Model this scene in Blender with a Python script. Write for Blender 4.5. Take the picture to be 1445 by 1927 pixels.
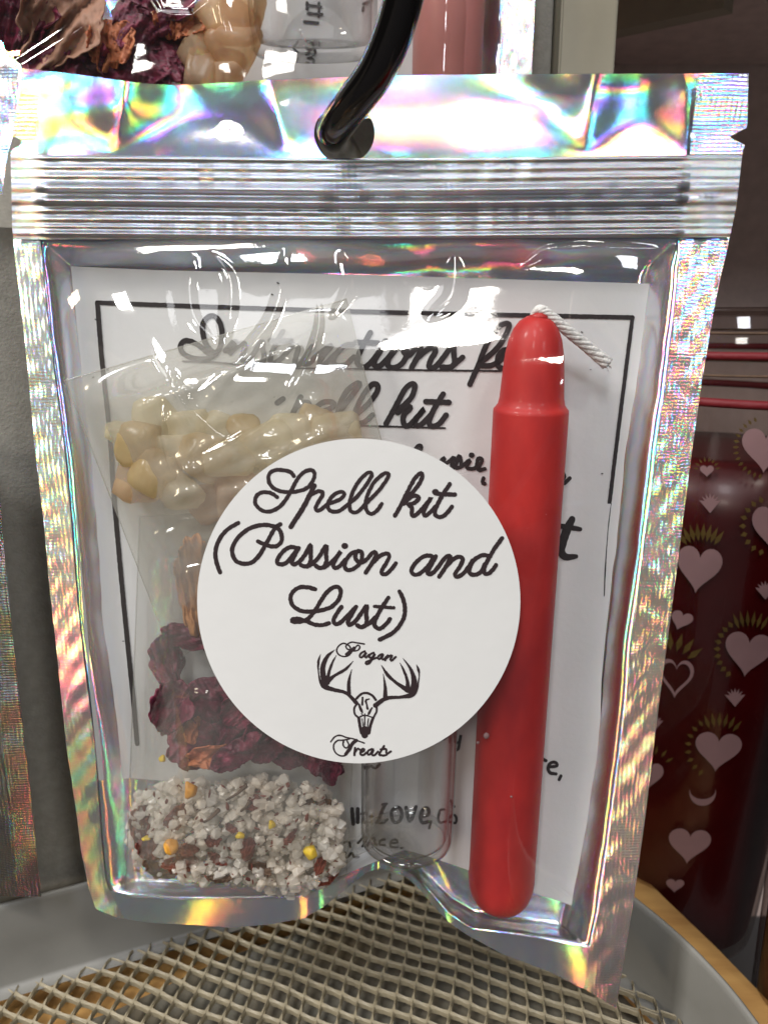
import bpy, bmesh, math, random
import numpy as np
from mathutils import Vector, Matrix
random.seed(7); np.random.seed(7)
for o in list(bpy.data.objects): bpy.data.objects.remove(o)
sc = bpy.context.scene
COL = sc.collection

# ---------------------------------------------------------------- camera, world, lamps, exposure
F = 1447.0; TH = math.radians(14); H = 13.7           # focal length (photo pixels), pitch down, camera height (cm)
CM = 0.01
cam = bpy.data.cameras.new('camera'); camo = bpy.data.objects.new('camera', cam); COL.objects.link(camo)
cam.sensor_fit = 'HORIZONTAL'; cam.sensor_width = 36; cam.lens = 36 * F / 1445
cam.clip_start = .005; cam.clip_end = 50
camo.location = (0, 0, H * CM); camo.rotation_euler = (math.radians(90) - TH, 0, 0)
cam.dof.use_dof = True; cam.dof.focus_distance = .122; cam.dof.aperture_fstop = 42
sc.camera = camo
w = bpy.data.worlds.new('World'); sc.world = w; w.use_nodes = True
w.node_tree.nodes['Background'].inputs[0].default_value = (1, .97, .93, 1)
w.node_tree.nodes['Background'].inputs[1].default_value = .085

def lamp(name, loc, aim, power, size, size_y, col):
    l = bpy.data.lights.new(name, 'AREA'); l.shape = 'RECTANGLE'; l.size = size; l.size_y = size_y
    l.energy = power; l.color = col
    o = bpy.data.objects.new(name, l); COL.objects.link(o); o.location = loc
    o.rotation_euler = (Vector(aim) - Vector(loc)).to_track_quat('-Z', 'Y').to_euler()
    return o
AIM = (0, .12, .10)
lamp('ceiling_lamp', (-1.0, -.42, 1.12), AIM, 22, .24, .24, (1, .98, .95))
lamp('ceiling_lamp', (-.25, -.95, 1.30), AIM, 11, .2, .36, (.90, .93, 1))
lamp('ceiling_lamp', (-1.3, -1.0, .5), AIM, 4.5, .2, .2, (1, .84, .6))
lamp('rainbow_fill', (.42, -.70, 1.35), AIM, 5, .14, .14, (1, .95, .88))  # this and the next three are added, unseen, for foil rainbows and fill
lamp('rainbow_fill', (-.45, -1.5, .95), AIM, 7, .24, .24, (1, .96, .9))
lamp('rainbow_fill', (.12, -.28, 1.55), AIM, 3.6, .13, .13, (1, .96, .9))
lamp('rainbow_fill', (.75, -1.2, .75), AIM, 4.5, .24, .24, (.92, .95, 1))
lamp('bounce_fill', (-.2, -.1, 2.2), (-.2, .05, 0), 9, .8, .8, (.97, .98, 1))  # added overhead area light standing in for ceiling bounce
sc.render.engine = 'CYCLES'
sc.cycles.transparent_max_bounces = 28; sc.cycles.max_bounces = 9
sc.cycles.sample_clamp_indirect = 6
sc.view_settings.view_transform = 'Standard'; sc.view_settings.look = 'None'
sc.view_settings.exposure = -.32; sc.view_settings.gamma = 1; sc.view_settings.use_curve_mapping = False

# ---------------------------------------------------------------- projection helpers (cm in, metres out)
cT, sT = math.cos(TH), math.sin(TH)
def rayd(px, py):
    px = np.asarray(px, float); py = np.asarray(py, float)
    a = (px - 722.5) / F; b = (963.5 - py) / F
    return a, cT + b * sT, -sT + b * cT
def at(px, py, Y):
    a, dy, dz = rayd(px, py); t = np.asarray(Y, float) / dy
    return np.stack([a * t, dy * t, H + dz * t], -1) * CM
def atz(px, py, z):
    a, dy, dz = rayd(px, py); t = (z - H) / dz
    return np.stack([a * t, dy * t, H + dz * t], -1) * CM
def V(px, py, Y): return Vector(at(px, py, Y).tolist())
def sm(x): x = np.clip(x, 0, 1); return x * x * (3 - 2 * x)
def waves(x, y, scale, seed, n=10, ax=1, ay=1):
    r = np.random.RandomState(seed); o = 0
    for i in range(n):
        a = r.uniform(0, 2 * math.pi); k = r.uniform(.5, 1.9) * 2 * math.pi / scale
        o = o + np.sin(k * (ax * math.cos(a) * x + ay * math.sin(a) * y) + r.uniform(0, 6.28)) * r.uniform(.3, 1)
    return o / math.sqrt(n)
def poly_dist(x, y, pts):
    d = np.full(np.shape(x), 1e9)
    for (x0, y0), (x1, y1) in zip(pts[:-1], pts[1:]):
        L = (x1 - x0) ** 2 + (y1 - y0) ** 2
        t = np.clip(((x - x0) * (x1 - x0) + (y - y0) * (y1 - y0)) / L, 0, 1)
        d = np.minimum(d, np.hypot(x - x0 - t * (x1 - x0), y - y0 - t * (y1 - y0)))
    return d
def ridge(x, y, pts, a, s_):
    pts = [tuple(q) for q in smooth(pts, 6)]; n = len(pts) - 1; d = np.full(np.shape(x), 1e9); par = np.zeros(np.shape(x))
    for i, ((x0, y0), (x1, y1)) in enumerate(zip(pts[:-1], pts[1:])):
        L = (x1 - x0) ** 2 + (y1 - y0) ** 2
        t = np.clip(((x - x0) * (x1 - x0) + (y - y0) * (y1 - y0)) / L, 0, 1)
        q = np.hypot(x - x0 - t * (x1 - x0), y - y0 - t * (y1 - y0)); m_ = q < d
        d = np.where(m_, q, d); par = np.where(m_, (i + t) / n, par)
    k = np.sin(np.clip(par, .0, 1) * math.pi) ** .7
    return a * k * np.exp(-(d / (s_ * (.45 + .55 * k))) ** 2)
def smooth(pts, n=8):
    P = [np.array(p, float) for p in pts]
    if len(P) < 3: return [np.array(p) for p in P]
    Q = [2 * P[0] - P[1]] + P + [2 * P[-1] - P[-2]]; out = []
    for i in range(1, len(Q) - 2):
        a, b, c, d = Q[i - 1:i + 3]
        for j in range(n):
            t = j / n
            out.append(.5 * (2 * b + (c - a) * t + (2 * a - 5 * b + 4 * c - d) * t * t + (3 * b - a - 3 * c + d) * t ** 3))
    out.append(P[-1]); return out

# ---------------------------------------------------------------- object helpers
def tag(o, label=None, cat=None, group=None, kind=None):
    for k, v in (('label', label), ('category', cat), ('group', group), ('kind', kind)):
        if v: o[k] = v
    return o
def empty(name, loc, label, cat, group=None):
    o = bpy.data.objects.new(name, None); COL.objects.link(o); o.location = loc; o.empty_display_size = .01
    return tag(o, label, cat, group)
def mesh(name, verts, faces, mat, parent=None, flat=False):
    verts = np.asarray(verts, float)
    if parent is not None: verts = verts - np.array(wl(parent))
    m = bpy.data.meshes.new(name); m.from_pydata(verts.tolist(), [], [tuple(map(int, f)) for f in faces])
    m.polygons.foreach_set('use_smooth', [not flat] * len(m.polygons)); m.update()
    if mat: m.materials.append(mat)
    o = bpy.data.objects.new(name, m); COL.objects.link(o)
    if parent is not None: o.parent = parent
    return o
def wl(o):
    l = Vector((0, 0, 0))
    while o is not None: l = l + o.location; o = o.parent
    return l
def grid(name, P, mat, parent=None, keep=None):
    n, m = P.shape[:2]
    idx = np.arange(n * m).reshape(n, m)
    f = np.stack([idx[:-1, :-1], idx[1:, :-1], idx[1:, 1:], idx[:-1, 1:]], -1)
    f = f[keep] if keep is not None else f.reshape(-1, 4)
    used = np.unique(f); re = np.full(n * m, -1); re[used] = np.arange(len(used))
    return mesh(name, P.reshape(-1, 3)[used], re[f], mat, parent)
def lathe(name, prof, axis0, axis1, mat, parent=None, seg=48):
    """prof: (radius cm, t along axis cm) ; axis0 metres origin, axis1 direction"""
    d = (Vector(axis1)).normalized(); u = d.cross(Vector((0, 1, .01))).normalized(); v = d.cross(u)
    vs, fs = [], []
    for r, t in prof:
        for k in range(seg):
            a = 2 * math.pi * k / seg
            vs.append(Vector(axis0) + d * (t * CM) + (u * math.cos(a) + v * math.sin(a)) * (r * CM))
    for i in range(len(prof) - 1):
        for k in range(seg):
            k2 = (k + 1) % seg
            fs.append((i * seg + k, i * seg + k2, (i + 1) * seg + k2, (i + 1) * seg + k))
    return mesh(name, [tuple(p) for p in vs], fs, mat, parent)
def tube(name, pts, rad, mat, parent=None, seg=16, cap=True):
    """pts list of 3d metres, rad cm (scalar or list)"""
    P = [Vector(p) for p in pts]; n = len(P)
    R = rad if hasattr(rad, '__len__') else [rad] * n
    vs, fs = [], []; u = None
    for i, p in enumerate(P):
        d = (P[min(i + 1, n - 1)] - P[max(i - 1, 0)]).normalized()
        if u is None: u = d.cross(Vector((.3, 1, .2))).normalized()
        u = (u - d * u.dot(d)).normalized(); v = d.cross(u)
        for k in range(seg):
            a = 2 * math.pi * k / seg; vs.append(tuple(p + (u * math.cos(a) + v * math.sin(a)) * R[i] * CM))
    for i in range(n - 1):
        for k in range(seg):
            k2 = (k + 1) % seg; fs.append((i * seg + k, i * seg + k2, (i + 1) * seg + k2, (i + 1) * seg + k))
    if cap: fs.append(tuple(range(seg))[::-1]); fs.append(tuple(range((n - 1) * seg, n * seg)))
    return mesh(name, vs, fs, mat, parent)
def box(name, lo, hi, mat, parent=None, bev=.05):
    bm = bmesh.new(); bmesh.ops.create_cube(bm, size=1)
    for v in bm.verts: v.co = Vector([(lo[i] + (hi[i] - lo[i]) * (v.co[i] + .5)) * CM for i in range(3)])
    if bev: bmesh.ops.bevel(bm, geom=bm.edges[:], offset=bev * CM, segments=2, affect='EDGES')
    vs = [tuple(v.co) for v in bm.verts]; bm.verts.index_update()
    fs = [[v.index for v in f.verts] for f in bm.faces]; bm.free()
    return mesh(name, vs, fs, mat, parent, flat=True)
def prism(name, poly, z0, z1, mat, parent=None):
    """poly plan points (x,y cm); solid between z0,z1 cm"""
    n = len(poly); vs = [(x * CM, y * CM, z0 * CM) for x, y in poly] + [(x * CM, y * CM, z1 * CM) for x, y in poly]
    fs = [tuple(range(n))[::-1], tuple(range(n, 2 * n))] + [(i, (i + 1) % n, n + (i + 1) % n, n + i) for i in range(n)]
    return mesh(name, vs, fs, mat, parent, flat=True)

# ---------------------------------------------------------------- materials
def newmat(name):
    m = bpy.data.materials.new(name); m.use_nodes = True
    nt = m.node_tree; nt.nodes.clear(); out = nt.nodes.new('ShaderNodeOutputMaterial'); return m, nt, out
def N(nt, t, **kw):
    n = nt.nodes.new(t)
    for k, v in kw.items():
        if k.startswith('i_'):
            key = k[2:]; key = int(key) if key.isdigit() else key.replace('_', ' ')
            n.inputs[key].default_value = v
        else: setattr(n, k, v)
    return n
def LK(nt, a, b): nt.links.new(a, b)
def math_(nt, op, a, b=None, c=None):
    n = N(nt, 'ShaderNodeMath', operation=op)
    for i, v in enumerate((a, b, c)):
        if v is None: continue
        if isinstance(v, (int, float)): n.inputs[i].default_value = v
        else: LK(nt, v, n.inputs[i])
    return n.outputs[0]
def pbr(name, col, rough=.5, var=.0, nscale=300, bump=0, bscale=800, metal=0, sss=0, rad=(.004, .001, .0006), coat=0, col2=None, spec=.5, stretch=(1, 1, 1), detail=5):
    m, nt, out = newmat(name)
    b = N(nt, 'ShaderNodeBsdfPrincipled'); LK(nt, b.outputs[0], out.inputs[0])
    b.inputs['Roughness'].default_value = rough; b.inputs['Metallic'].default_value = metal
    b.inputs['Specular IOR Level'].default_value = spec
    b.inputs['Base Color'].default_value = (*col, 1)
    tc = N(nt, 'ShaderNodeTexCoord'); mp = N(nt, 'ShaderNodeMapping'); mp.inputs['Scale'].default_value = stretch
    LK(nt, tc.outputs['Object'], mp.inputs[0])
    if var or col2:
        n = N(nt, 'ShaderNodeTexNoise', i_Scale=nscale, i_Detail=detail, i_Roughness=.6); LK(nt, mp.outputs[0], n.inputs[0])
        r = N(nt, 'ShaderNodeValToRGB'); LK(nt, n.outputs[0], r.inputs[0])
        r.color_ramp.elements[0].position = .32; r.color_ramp.elements[1].position = .68
        c2 = col2 or tuple(min(1, c * (1 + var)) for c in col); c1 = col if col2 else tuple(c * (1 - var) for c in col)
        r.color_ramp.elements[0].color = (*c1, 1); r.color_ramp.elements[1].color = (*c2, 1)
        LK(nt, r.outputs[0], b.inputs['Base Color'])
    if bump:
        n2 = N(nt, 'ShaderNodeTexNoise', i_Scale=bscale, i_Detail=4); LK(nt, mp.outputs[0], n2.inputs[0])
        bp = N(nt, 'ShaderNodeBump', i_Strength=bump, i_Distance=.0004); LK(nt, n2.outputs[0], bp.inputs['Height'])
        LK(nt, bp.outputs[0], b.inputs['Normal'])
    if sss:
        b.inputs['Subsurface Weight'].default_value = sss; b.inputs['Subsurface Radius'].default_value = rad
        b.inputs['Subsurface Scale'].default_value = 1
    if coat: b.inputs['Coat Weight'].default_value = coat; b.inputs['Coat Roughness'].default_value = .12
    return m

def stone(name, c1, c2, clear=.35, rough=.3):
    m = pbr(name, c1, rough, col2=c2, nscale=120, bump=.25, bscale=500, coat=.2)
    nt = m.node_tree; b = [n for n in nt.nodes if n.type == 'BSDF_PRINCIPLED'][0]; out = [n for n in nt.nodes if n.type == 'OUTPUT_MATERIAL'][0]
    src = b.inputs['Base Color'].links[0].from_socket
    tl = N(nt, 'ShaderNodeBsdfTranslucent'); LK(nt, src, tl.inputs[0])
    t = N(nt, 'ShaderNodeBsdfTransparent'); t.inputs[0].default_value = (*[min(1, v * 1.25 + .1) for v in c2], 1)
    m1 = N(nt, 'ShaderNodeMixShader'); m1.inputs[0].default_value = .45; LK(nt, b.outputs[0], m1.inputs[1]); LK(nt, tl.outputs[0], m1.inputs[2])
    m2 = N(nt, 'ShaderNodeMixShader'); m2.inputs[0].default_value = clear; LK(nt, m1.outputs[0], m2.inputs[1]); LK(nt, t.outputs[0], m2.inputs[2])
    LK(nt, m2.outputs[0], out.inputs[0]); return m
def foil(name, emboss=0, rough=.14, base=.16, order=.8, pitch=.0006, crinkle=.25, tone=(1, 1, 1), grate=(-.25, 0, 1)):
    """silver diffraction foil: a mirror order plus spectral orders whose lobes are tilted by the grating"""
    m, nt, out = newmat(name)
    tc = N(nt, 'ShaderNodeTexCoord'); P = tc.outputs['Object']
    n1 = N(nt, 'ShaderNodeTexNoise', i_Scale=900, i_Detail=3); LK(nt, P, n1.inputs[0])
    bp = N(nt, 'ShaderNodeBump', i_Strength=crinkle * .25, i_Distance=.0002); LK(nt, n1.outputs[0], bp.inputs['Height'])
    nrm = bp.outputs[0]
    if emboss:
        sep = N(nt, 'ShaderNodeSeparateXYZ'); LK(nt, P, sep.inputs[0])
        k = 2 * math.pi / pitch
        nz = N(nt, 'ShaderNodeTexNoise', i_Scale=260, i_Detail=2); LK(nt, P, nz.inputs[0])
        off = math_(nt, 'MULTIPLY', nz.outputs[0], 5.0)
        sx = math_(nt, 'SINE', math_(nt, 'ADD', math_(nt, 'MULTIPLY', sep.outputs[0], k * .8), off))
        sz = math_(nt, 'SINE', math_(nt, 'ADD', math_(nt, 'MULTIPLY', sep.outputs[2], k * 1.15), off))
        nb = N(nt, 'ShaderNodeTexNoise', i_Scale=90, i_Detail=1); LK(nt, P, nb.inputs[0])
        h = math_(nt, 'ADD', math_(nt, 'MULTIPLY', sx, nb.outputs[0]), sz)
        b2 = N(nt, 'ShaderNodeBump', i_Strength=emboss, i_Distance=.00006); LK(nt, h, b2.inputs['Height']); LK(nt, nrm, b2.inputs['Normal'])
        nrm = b2.outputs[0]
    z = N(nt, 'ShaderNodeBsdfGlossy', i_Roughness=rough); z.inputs[0].default_value = (base * tone[0], base * tone[1], base * tone[2], 1)
    LK(nt, nrm, z.inputs['Normal'])
    # grating direction wanders slowly over the film
    ng = N(nt, 'ShaderNodeTexNoise', i_Scale=18, i_Detail=1); LK(nt, P, ng.inputs[0])
    vg = N(nt, 'ShaderNodeVectorMath', operation='MULTIPLY_ADD'); LK(nt, ng.outputs['Color'], vg.inputs[0])
    vg.inputs[1].default_value = (1.3, 0, .7); vg.inputs[2].default_value = (grate[0] - .65, 0, grate[2] - .35)
    # micro-relief: every speck of the grating sends its own wavelength to its own angle (orders +-1, +-2)
    big = N(nt, 'ShaderNodeVectorMath', operation='SCALE'); LK(nt, P, big.inputs[0]); big.inputs['Scale'].default_value = 2.0e5
    wn = N(nt, 'ShaderNodeTexWhiteNoise'); LK(nt, big.outputs[0], wn.inputs['Vector'])
    sw = N(nt, 'ShaderNodeSeparateColor'); LK(nt, wn.outputs['Color'], sw.inputs[0])
    u = sw.outputs[0]
    cr = N(nt, 'ShaderNodeValToRGB'); LK(nt, u, cr.inputs[0]); e = cr.color_ramp.elements
    stops = [(0, (.54, .05, .95)), (.17, (.12, .20, 1.25)), (.35, (0, .70, 1.0)), (.51, (.06, 1.08, .22)), (.66, (.80, .76, .02)), (.82, (1.15, .24, .05)), (1, (1.0, .06, .42))]
    e[0].position, e[0].color = 0, (*stops[0][1], 1); e[1].position, e[1].color = 1, (*stops[-1][1], 1)
    for p_, c_ in stops[1:-1]: q_ = e.new(p_); q_.color = (*c_, 1)
    sgn = math_(nt, 'SIGN', math_(nt, 'SUBTRACT', sw.outputs[1], .2))
    od = math_(nt, 'ADD', 1.0, math_(nt, 'GREATER_THAN', sw.outputs[2], .72))
    k = math_(nt, 'MULTIPLY', math_(nt, 'MULTIPLY', sgn, od), math_(nt, 'ADD', .19, math_(nt, 'MULTIPLY', u, .25)))
    g = N(nt, 'ShaderNodeBsdfGlossy', i_Roughness=rough * 1.1)
    gc = N(nt, 'ShaderNodeVectorMath', operation='SCALE'); LK(nt, cr.outputs[0], gc.inputs[0]); gc.inputs['Scale'].default_value = order * 1.9
    LK(nt, gc.outputs[0], g.inputs[0])
    sc_ = N(nt, 'ShaderNodeVectorMath', operation='SCALE'); LK(nt, vg.outputs[0], sc_.inputs[0]); LK(nt, k, sc_.inputs['Scale'])
    ad = N(nt, 'ShaderNodeVectorMath', operation='ADD'); LK(nt, sc_.outputs[0], ad.inputs[0]); LK(nt, nrm, ad.inputs[1])
    nn = N(nt, 'ShaderNodeVectorMath', operation='NORMALIZE'); LK(nt, ad.outputs[0], nn.inputs[0]); LK(nt, nn.outputs[0], g.inputs['Normal'])
    a = N(nt, 'ShaderNodeAddShader'); LK(nt, z.outputs[0], a.inputs[0]); LK(nt, g.outputs[0], a.inputs[1]); acc = a.outputs[0]
    LK(nt, acc, out.inputs[0]); return m

def film(name, tint=(.97, .97, .96), rough=.05, refl=1.0, milk=0.0, bump=.12, bscale=260, edge=None, ior=1.45):
    """thin clear plastic or thin glass wall: straight-through light plus Fresnel gloss"""
    m, nt, out = newmat(name)
    tc = N(nt, 'ShaderNodeTexCoord')
    n1 = N(nt, 'ShaderNodeTexNoise', i_Scale=bscale, i_Detail=3); LK(nt, tc.outputs['Object'], n1.inputs[0])
    bp = N(nt, 'ShaderNodeBump', i_Strength=bump, i_Distance=.0006); LK(nt, n1.outputs[0], bp.inputs['Height'])
    t = N(nt, 'ShaderNodeBsdfTransparent'); t.inputs[0].default_value = (*tint, 1)
    if edge:
        lw = N(nt, 'ShaderNodeLayerWeight', i_Blend=.35)
        mx = N(nt, 'ShaderNodeMix', data_type='RGBA'); LK(nt, math_(nt, 'POWER', lw.outputs['Facing'], 3.0), mx.inputs['Factor'])
        mx.inputs['A'].default_value = (*tint, 1); mx.inputs['B'].default_value = (*edge, 1); LK(nt, mx.outputs['Result'], t.inputs[0])
    base = t.outputs[0]
    if milk:
        d = N(nt, 'ShaderNodeBsdfDiffuse'); d.inputs[0].default_value = (.85, .83, .78, 1)
        mk = N(nt, 'ShaderNodeMixShader'); mk.inputs[0].default_value = milk; LK(nt, base, mk.inputs[1]); LK(nt, d.outputs[0], mk.inputs[2]); base = mk.outputs[0]
    g = N(nt, 'ShaderNodeBsdfGlossy', i_Roughness=rough); LK(nt, bp.outputs[0], g.inputs['Normal'])
    fr = N(nt, 'ShaderNodeLayerWeight', i_Blend=.5); LK(nt, bp.outputs[0], fr.inputs['Normal'])
    f = math_(nt, 'MINIMUM', math_(nt, 'MULTIPLY', math_(nt, 'ADD', .045, math_(nt, 'MULTIPLY', math_(nt, 'POWER', fr.outputs['Facing'], 5.0), .9)), 1.8 * refl), .55)
    mx = N(nt, 'ShaderNodeMixShader'); LK(nt, f, mx.inputs[0]); LK(nt, base, mx.inputs[1]); LK(nt, g.outputs[0], mx.inputs[2])
    LK(nt, mx.outputs[0], out.inputs[0]); return m

M = dict(
    foil=foil('holographic foil'), seal=foil('embossed holographic foil', emboss=.17, rough=.19, crinkle=.6, base=.22, order=.55),
    zip=foil('ribbed zip plastic', emboss=.12, rough=.30, base=.17, order=.26, pitch=.0007),
    dimfoil=foil('back holographic foil', emboss=.4, rough=.16, base=.12, order=.10),
    film=film('clear film', refl=1.05, bump=.03, bscale=330),
    pouch=film('pouch plastic', tint=(.94, .94, .92), milk=.17, rough=.13, refl=1.1, bump=.08, bscale=200),
    pouch2=film('inner pouch plastic', tint=(.95, .95, .94), milk=.08, rough=.11, refl=1.0, bump=.08, bscale=220),
    glass=film('clear glass', tint=(.97, .97, .97), edge=(.22, .215, .21), bump=0, rough=.02, refl=1.0),
    jarglass=film('jar glass', tint=(.8, .76, .74), edge=(.3, .26, .25), bump=0, rough=.05, refl=.45),
    paper=pbr('paper', (.72, .72, .725), .75, var=.02, nscale=120, bump=.12, bscale=900),
    sticker=pbr('sticker paper', (.75, .745, .73), .36, var=.02, nscale=45, bump=.10, bscale=420),
    ink=pbr('sticker ink', (.030, .018, .020), .5), toner=pbr('toner', (.022, .016, .018), .55, var=.3, nscale=2500),
    wax=pbr('red wax', (.30, .003, .006), .56, col2=(.60, .024, .018), nscale=38, bump=.14, bscale=160, sss=.35, rad=(.003, .0006, .0004), coat=.1, stretch=(1.8, 1, .8)),
    pinkwax=pbr('pink wax', (.55, .22, .20), .4, var=.08, nscale=70, sss=.2, coat=.2),
    wick=pbr('wick', (.78, .76, .74), .85, bump=.8, bscale=1600, var=.12, nscale=1500),
    crystal=stone('pale yellow crystal', (.80, .69, .47), (.91, .83, .64), .44, .3),
    ambercrystal=stone('amber crystal', (.64, .48, .26), (.80, .66, .42), .38, .3),
    rosecrystal=stone('peach crystal', (.62, .42, .25), (.78, .60, .42), .46, .34),
    salt=stone('salt grain', (.94, .86, .76), (.98, .95, .90), .28, .2),
    petal=pbr('dried rose petal', (.030, .004, .013), .5, col2=(.24, .020, .060), nscale=220, bump=.9, bscale=500, stretch=(1, 1, 2.5)),
    rust=pbr('dried rust petal', (.32, .07, .03), .6, col2=(.52, .18, .07), nscale=260, bump=.9, bscale=500),
    bark=pbr('wood chip', (.40, .16, .05), .6, col2=(.50, .24, .09), nscale=150, bump=.4, stretch=(3, 1, .6)),
    orange=pbr('orange bit', (.72, .33, .04), .45, var=.2, nscale=300, sss=.2),
    yellow=pbr('yellow bit', (.78, .52, .04), .45, var=.2, nscale=300, sss=.2),
    flake=pbr('red flake', (.09, .016, .012), .55, col2=(.24, .055, .03), nscale=400, bump=.6),
    stem=pbr('brown stem', (.10, .055, .03), .7, var=.3, nscale=400),
    hook=pbr('black chrome', (.055, .05, .05), .12, metal=1, bump=.02),
    tray=pbr('grey painted metal', (.20, .194, .176), .42, var=.05, nscale=90, bump=.04, bscale=1500),
    meshm=pbr('grey mesh wire', (.26, .22, .145), .45, var=.15, nscale=500, bump=.15, bscale=1500),
    under=pbr('grey underlay', (.14, .134, .11), .6, col2=(.12, .09, .05), nscale=45, bump=.2),
    wood=pbr('wood', (.60, .34, .11), .55, col2=(.40, .20, .06), nscale=60, bump=.15, stretch=(.5, 3, 3)),
    wall=pbr('grey brown panel', (.26, .245, .21), .55, var=.12, nscale=500, bump=.25, bscale=1800),
    dark=pbr('dark brown panel', (.70, .56, .51), .6, var=.1, nscale=200, bump=.1),
    cream=pbr('cream post', (.36, .33, .25), .6, var=.04, nscale=150),
    redwax=pbr('dark red candle wax', (.055, .002, .003), .35, col2=(.09, .002, .004), nscale=40, coat=.08),
    twine=pbr('red twine', (.16, .004, .008), .6, bump=.5),
    print=pbr('pale pink print', (.27, .155, .155), .5, var=.05, nscale=200), gold=pbr('gold print', (.13, .08, .02), .4, var=.2, metal=.3, nscale=500),
    gloom=pbr('dark floor', (.05, .05, .052), .7),
    brown=pbr('brown liner', (.33, .17, .11), .6, var=.1, nscale=200),
)

# ---------------------------------------------------------------- setting: wall, post, shelf, tray
def setting(o): return tag(o, kind='structure')
setting(box('wall', (-30, 18.2, -6), (3.55, 19.2, 40), M['wall'], bev=.02))
post = box('wall_post', (3.6, 17.6, -6), (4.75, 19.6, 40), M['cream'], bev=.04); setting(post)
setting(box('wall_right', (4.8, 30, -30), (60, 31, 60), M['dark'], bev=0))
b = box('cabinet_side', (4.76, 19.7, -20), (4.9, 30, 60), M['dark'], bev=0); setting(b)
rib = box('wall_batten', (6.9, 28.6, -20), (7.7, 29.95, 22.2), M['dark'], bev=.05); setting(rib)
s = prism('overhead_shelf', [(5.6, 9), (60, 9), (60, 29.9), (5.6, 29.9)], 22.4, 23.6, M['dark']); setting(s)
s2 = prism('shelf_bracket', [(5.7, 24), (8.6, 22.0), (9.0, 22.4), (5.7, 24.8)], 21.4, 22.35, M['cream']); setting(s2)
bd = prism('display_board', [(-30, 4.5), (-12, 12.35), (2.7, 18.1), (2.3, 18.15), (-12.3, 13.0), (-30, 5.2)], -.74, 15.3, M['wall']); setting(bd)
pc_ = [(1100, -60), (1300, -40), (1272, -2), (1180, 34), (1108, 62), (1100, 62)]
f_ = [at(a_, b_, 24.5) for a_, b_ in pc_]; g_ = [p + np.array([0, .012, 0]) for p in f_]; n_ = len(f_)
setting(mesh('shelf_end_panel', f_ + g_, [tuple(range(n_)), tuple(range(n_, 2 * n_))[::-1]] + [(i, n_ + i, n_ + (i + 1) % n_, (i + 1) % n_) for i in range(n_)], M['cream'], None, flat=True))
# wooden shelf below the tray
shelf = prism('wood_shelf', [(-30, 18.1), (4.6, 18.1), (5.6, 17.9)] + [tuple(atz(*p, -.75)[:2] / CM) for p in [(1205, 1645), (1250, 1690), (1350, 1786), (1445, 1884), (1560, 2010)]] + [(9.0, 8.5), (-30, 8.5)], -2.2, -.75, M['wood']); setting(shelf)
setting(prism('floor', [(-80, -80), (80, -80), (80, 29.9), (-80, 29.9)], -14, -13, M['gloom']))
# grey liner under the mesh, its straight edge shows through the holes
ul = [tuple(atz(*p, -.55)[:2] / CM) for p in [(-250, 2060), (210, 1905), (430, 1800), (715, 1702), (850, 1670), (1010, 1700), (1150, 1850), (1250, 1960)]]
under = prism('tray_liner', ul + [(6.2, 8.6), (-14, 8.6)], -.74, -.56, M['under'])
tag(under, 'grey liner sheet lying on the wood under the wire mesh', 'liner sheet')
tray = empty('mesh_tray', (0, .10, 0), 'grey metal tray with expanded mesh floor and plain upright rim', 'tray')
TP = [(-22, 7.35), (-12, 11.55), (-8.06, 13.23), (-3.6, 15.1), (.5, 16.85), (2.6, 17.45), (3.6, 17.2), (4.3, 16.2), (4.7, 14.6), (5.0, 13.75), (5.45, 12.95), (5.85, 12.1), (6.2, 10.9), (6.4, 9), (6.3, 4)]
TPs = [tuple(p) for p in smooth(TP, 6)]
def offs(poly, d):
    out = []
    for i, p in enumerate(poly):
        a = np.array(poly[max(i - 1, 0)]); b_ = np.array(poly[min(i + 1, len(poly) - 1)]); t = (b_ - a) / np.linalg.norm(b_ - a)
        out.append(np.array(p) + np.array([-t[1], t[0]]) * d)
    return out
prof = [(-.25, .0), (-.02, .02), (.03, .12), (.06, 1.0), (.08, 1.86), (.10, 1.95), (.14, 2.0), (.20, 1.97), (.22, 1.88), (.20, 1.6), (.14, .1)]
rows = []
for dd, z in prof:
    q = offs(TPs, dd); rows.append([(p[0] * CM, p[1] * CM, z * CM) for p in q])
grid('rim', np.array(rows), M['tray'], tray)
# expanded mesh floor: one slotted sheet, cells from a lattice
c0 = atz(143, 1827, 0)[:2] / CM; v_ = atz(172, 1839, 0)[:2] / CM - c0; w_ = atz(122, 1858, 0)[:2] / CM - c0
v_ = v_ * .9; w_ = w_ * .9
def inside(p, poly):
    x, y = p; c = False; n = len(poly)
    for i in range(n):
        x0, y0 = poly[i]; x1, y1 = poly[(i + 1) % n]
        if (y0 > y) != (y1 > y) and x < (x1 - x0) * (y - y0) / (y1 - y0) + x0: c = not c
    return c
FP = [tuple(p) for p in offs(TPs, -.03)] + [(-22, 4)]
vs, fs = [], []
ring = []
for (a_, b_) in ((-1, -1), (1, -1), (1, 1), (-1, 1)):
    ring.append((a_, b_))
def cellshape(k, rr):
    out = []
    for (sx, sy), (ax, ay) in zip(ring, ((0, 1), (-1, 0), (0, -1), (1, 0))):
        out.append((sx * k * (1 - (0 if ax == 0 else rr)), sy * k * (1 - (0 if ay == 0 else rr))))
        bx_, by_ = ((1, 0), (0, 1), (-1, 0), (0, -1))[ring.index((sx, sy))]
        out.append((sx * k * (1 - (rr if bx_ else 0)), sy * k * (1 - (rr if by_ else 0))))
    return out
outer = cellshape(.5, .5); 
rs = np.random.RandomState(3)
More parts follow.
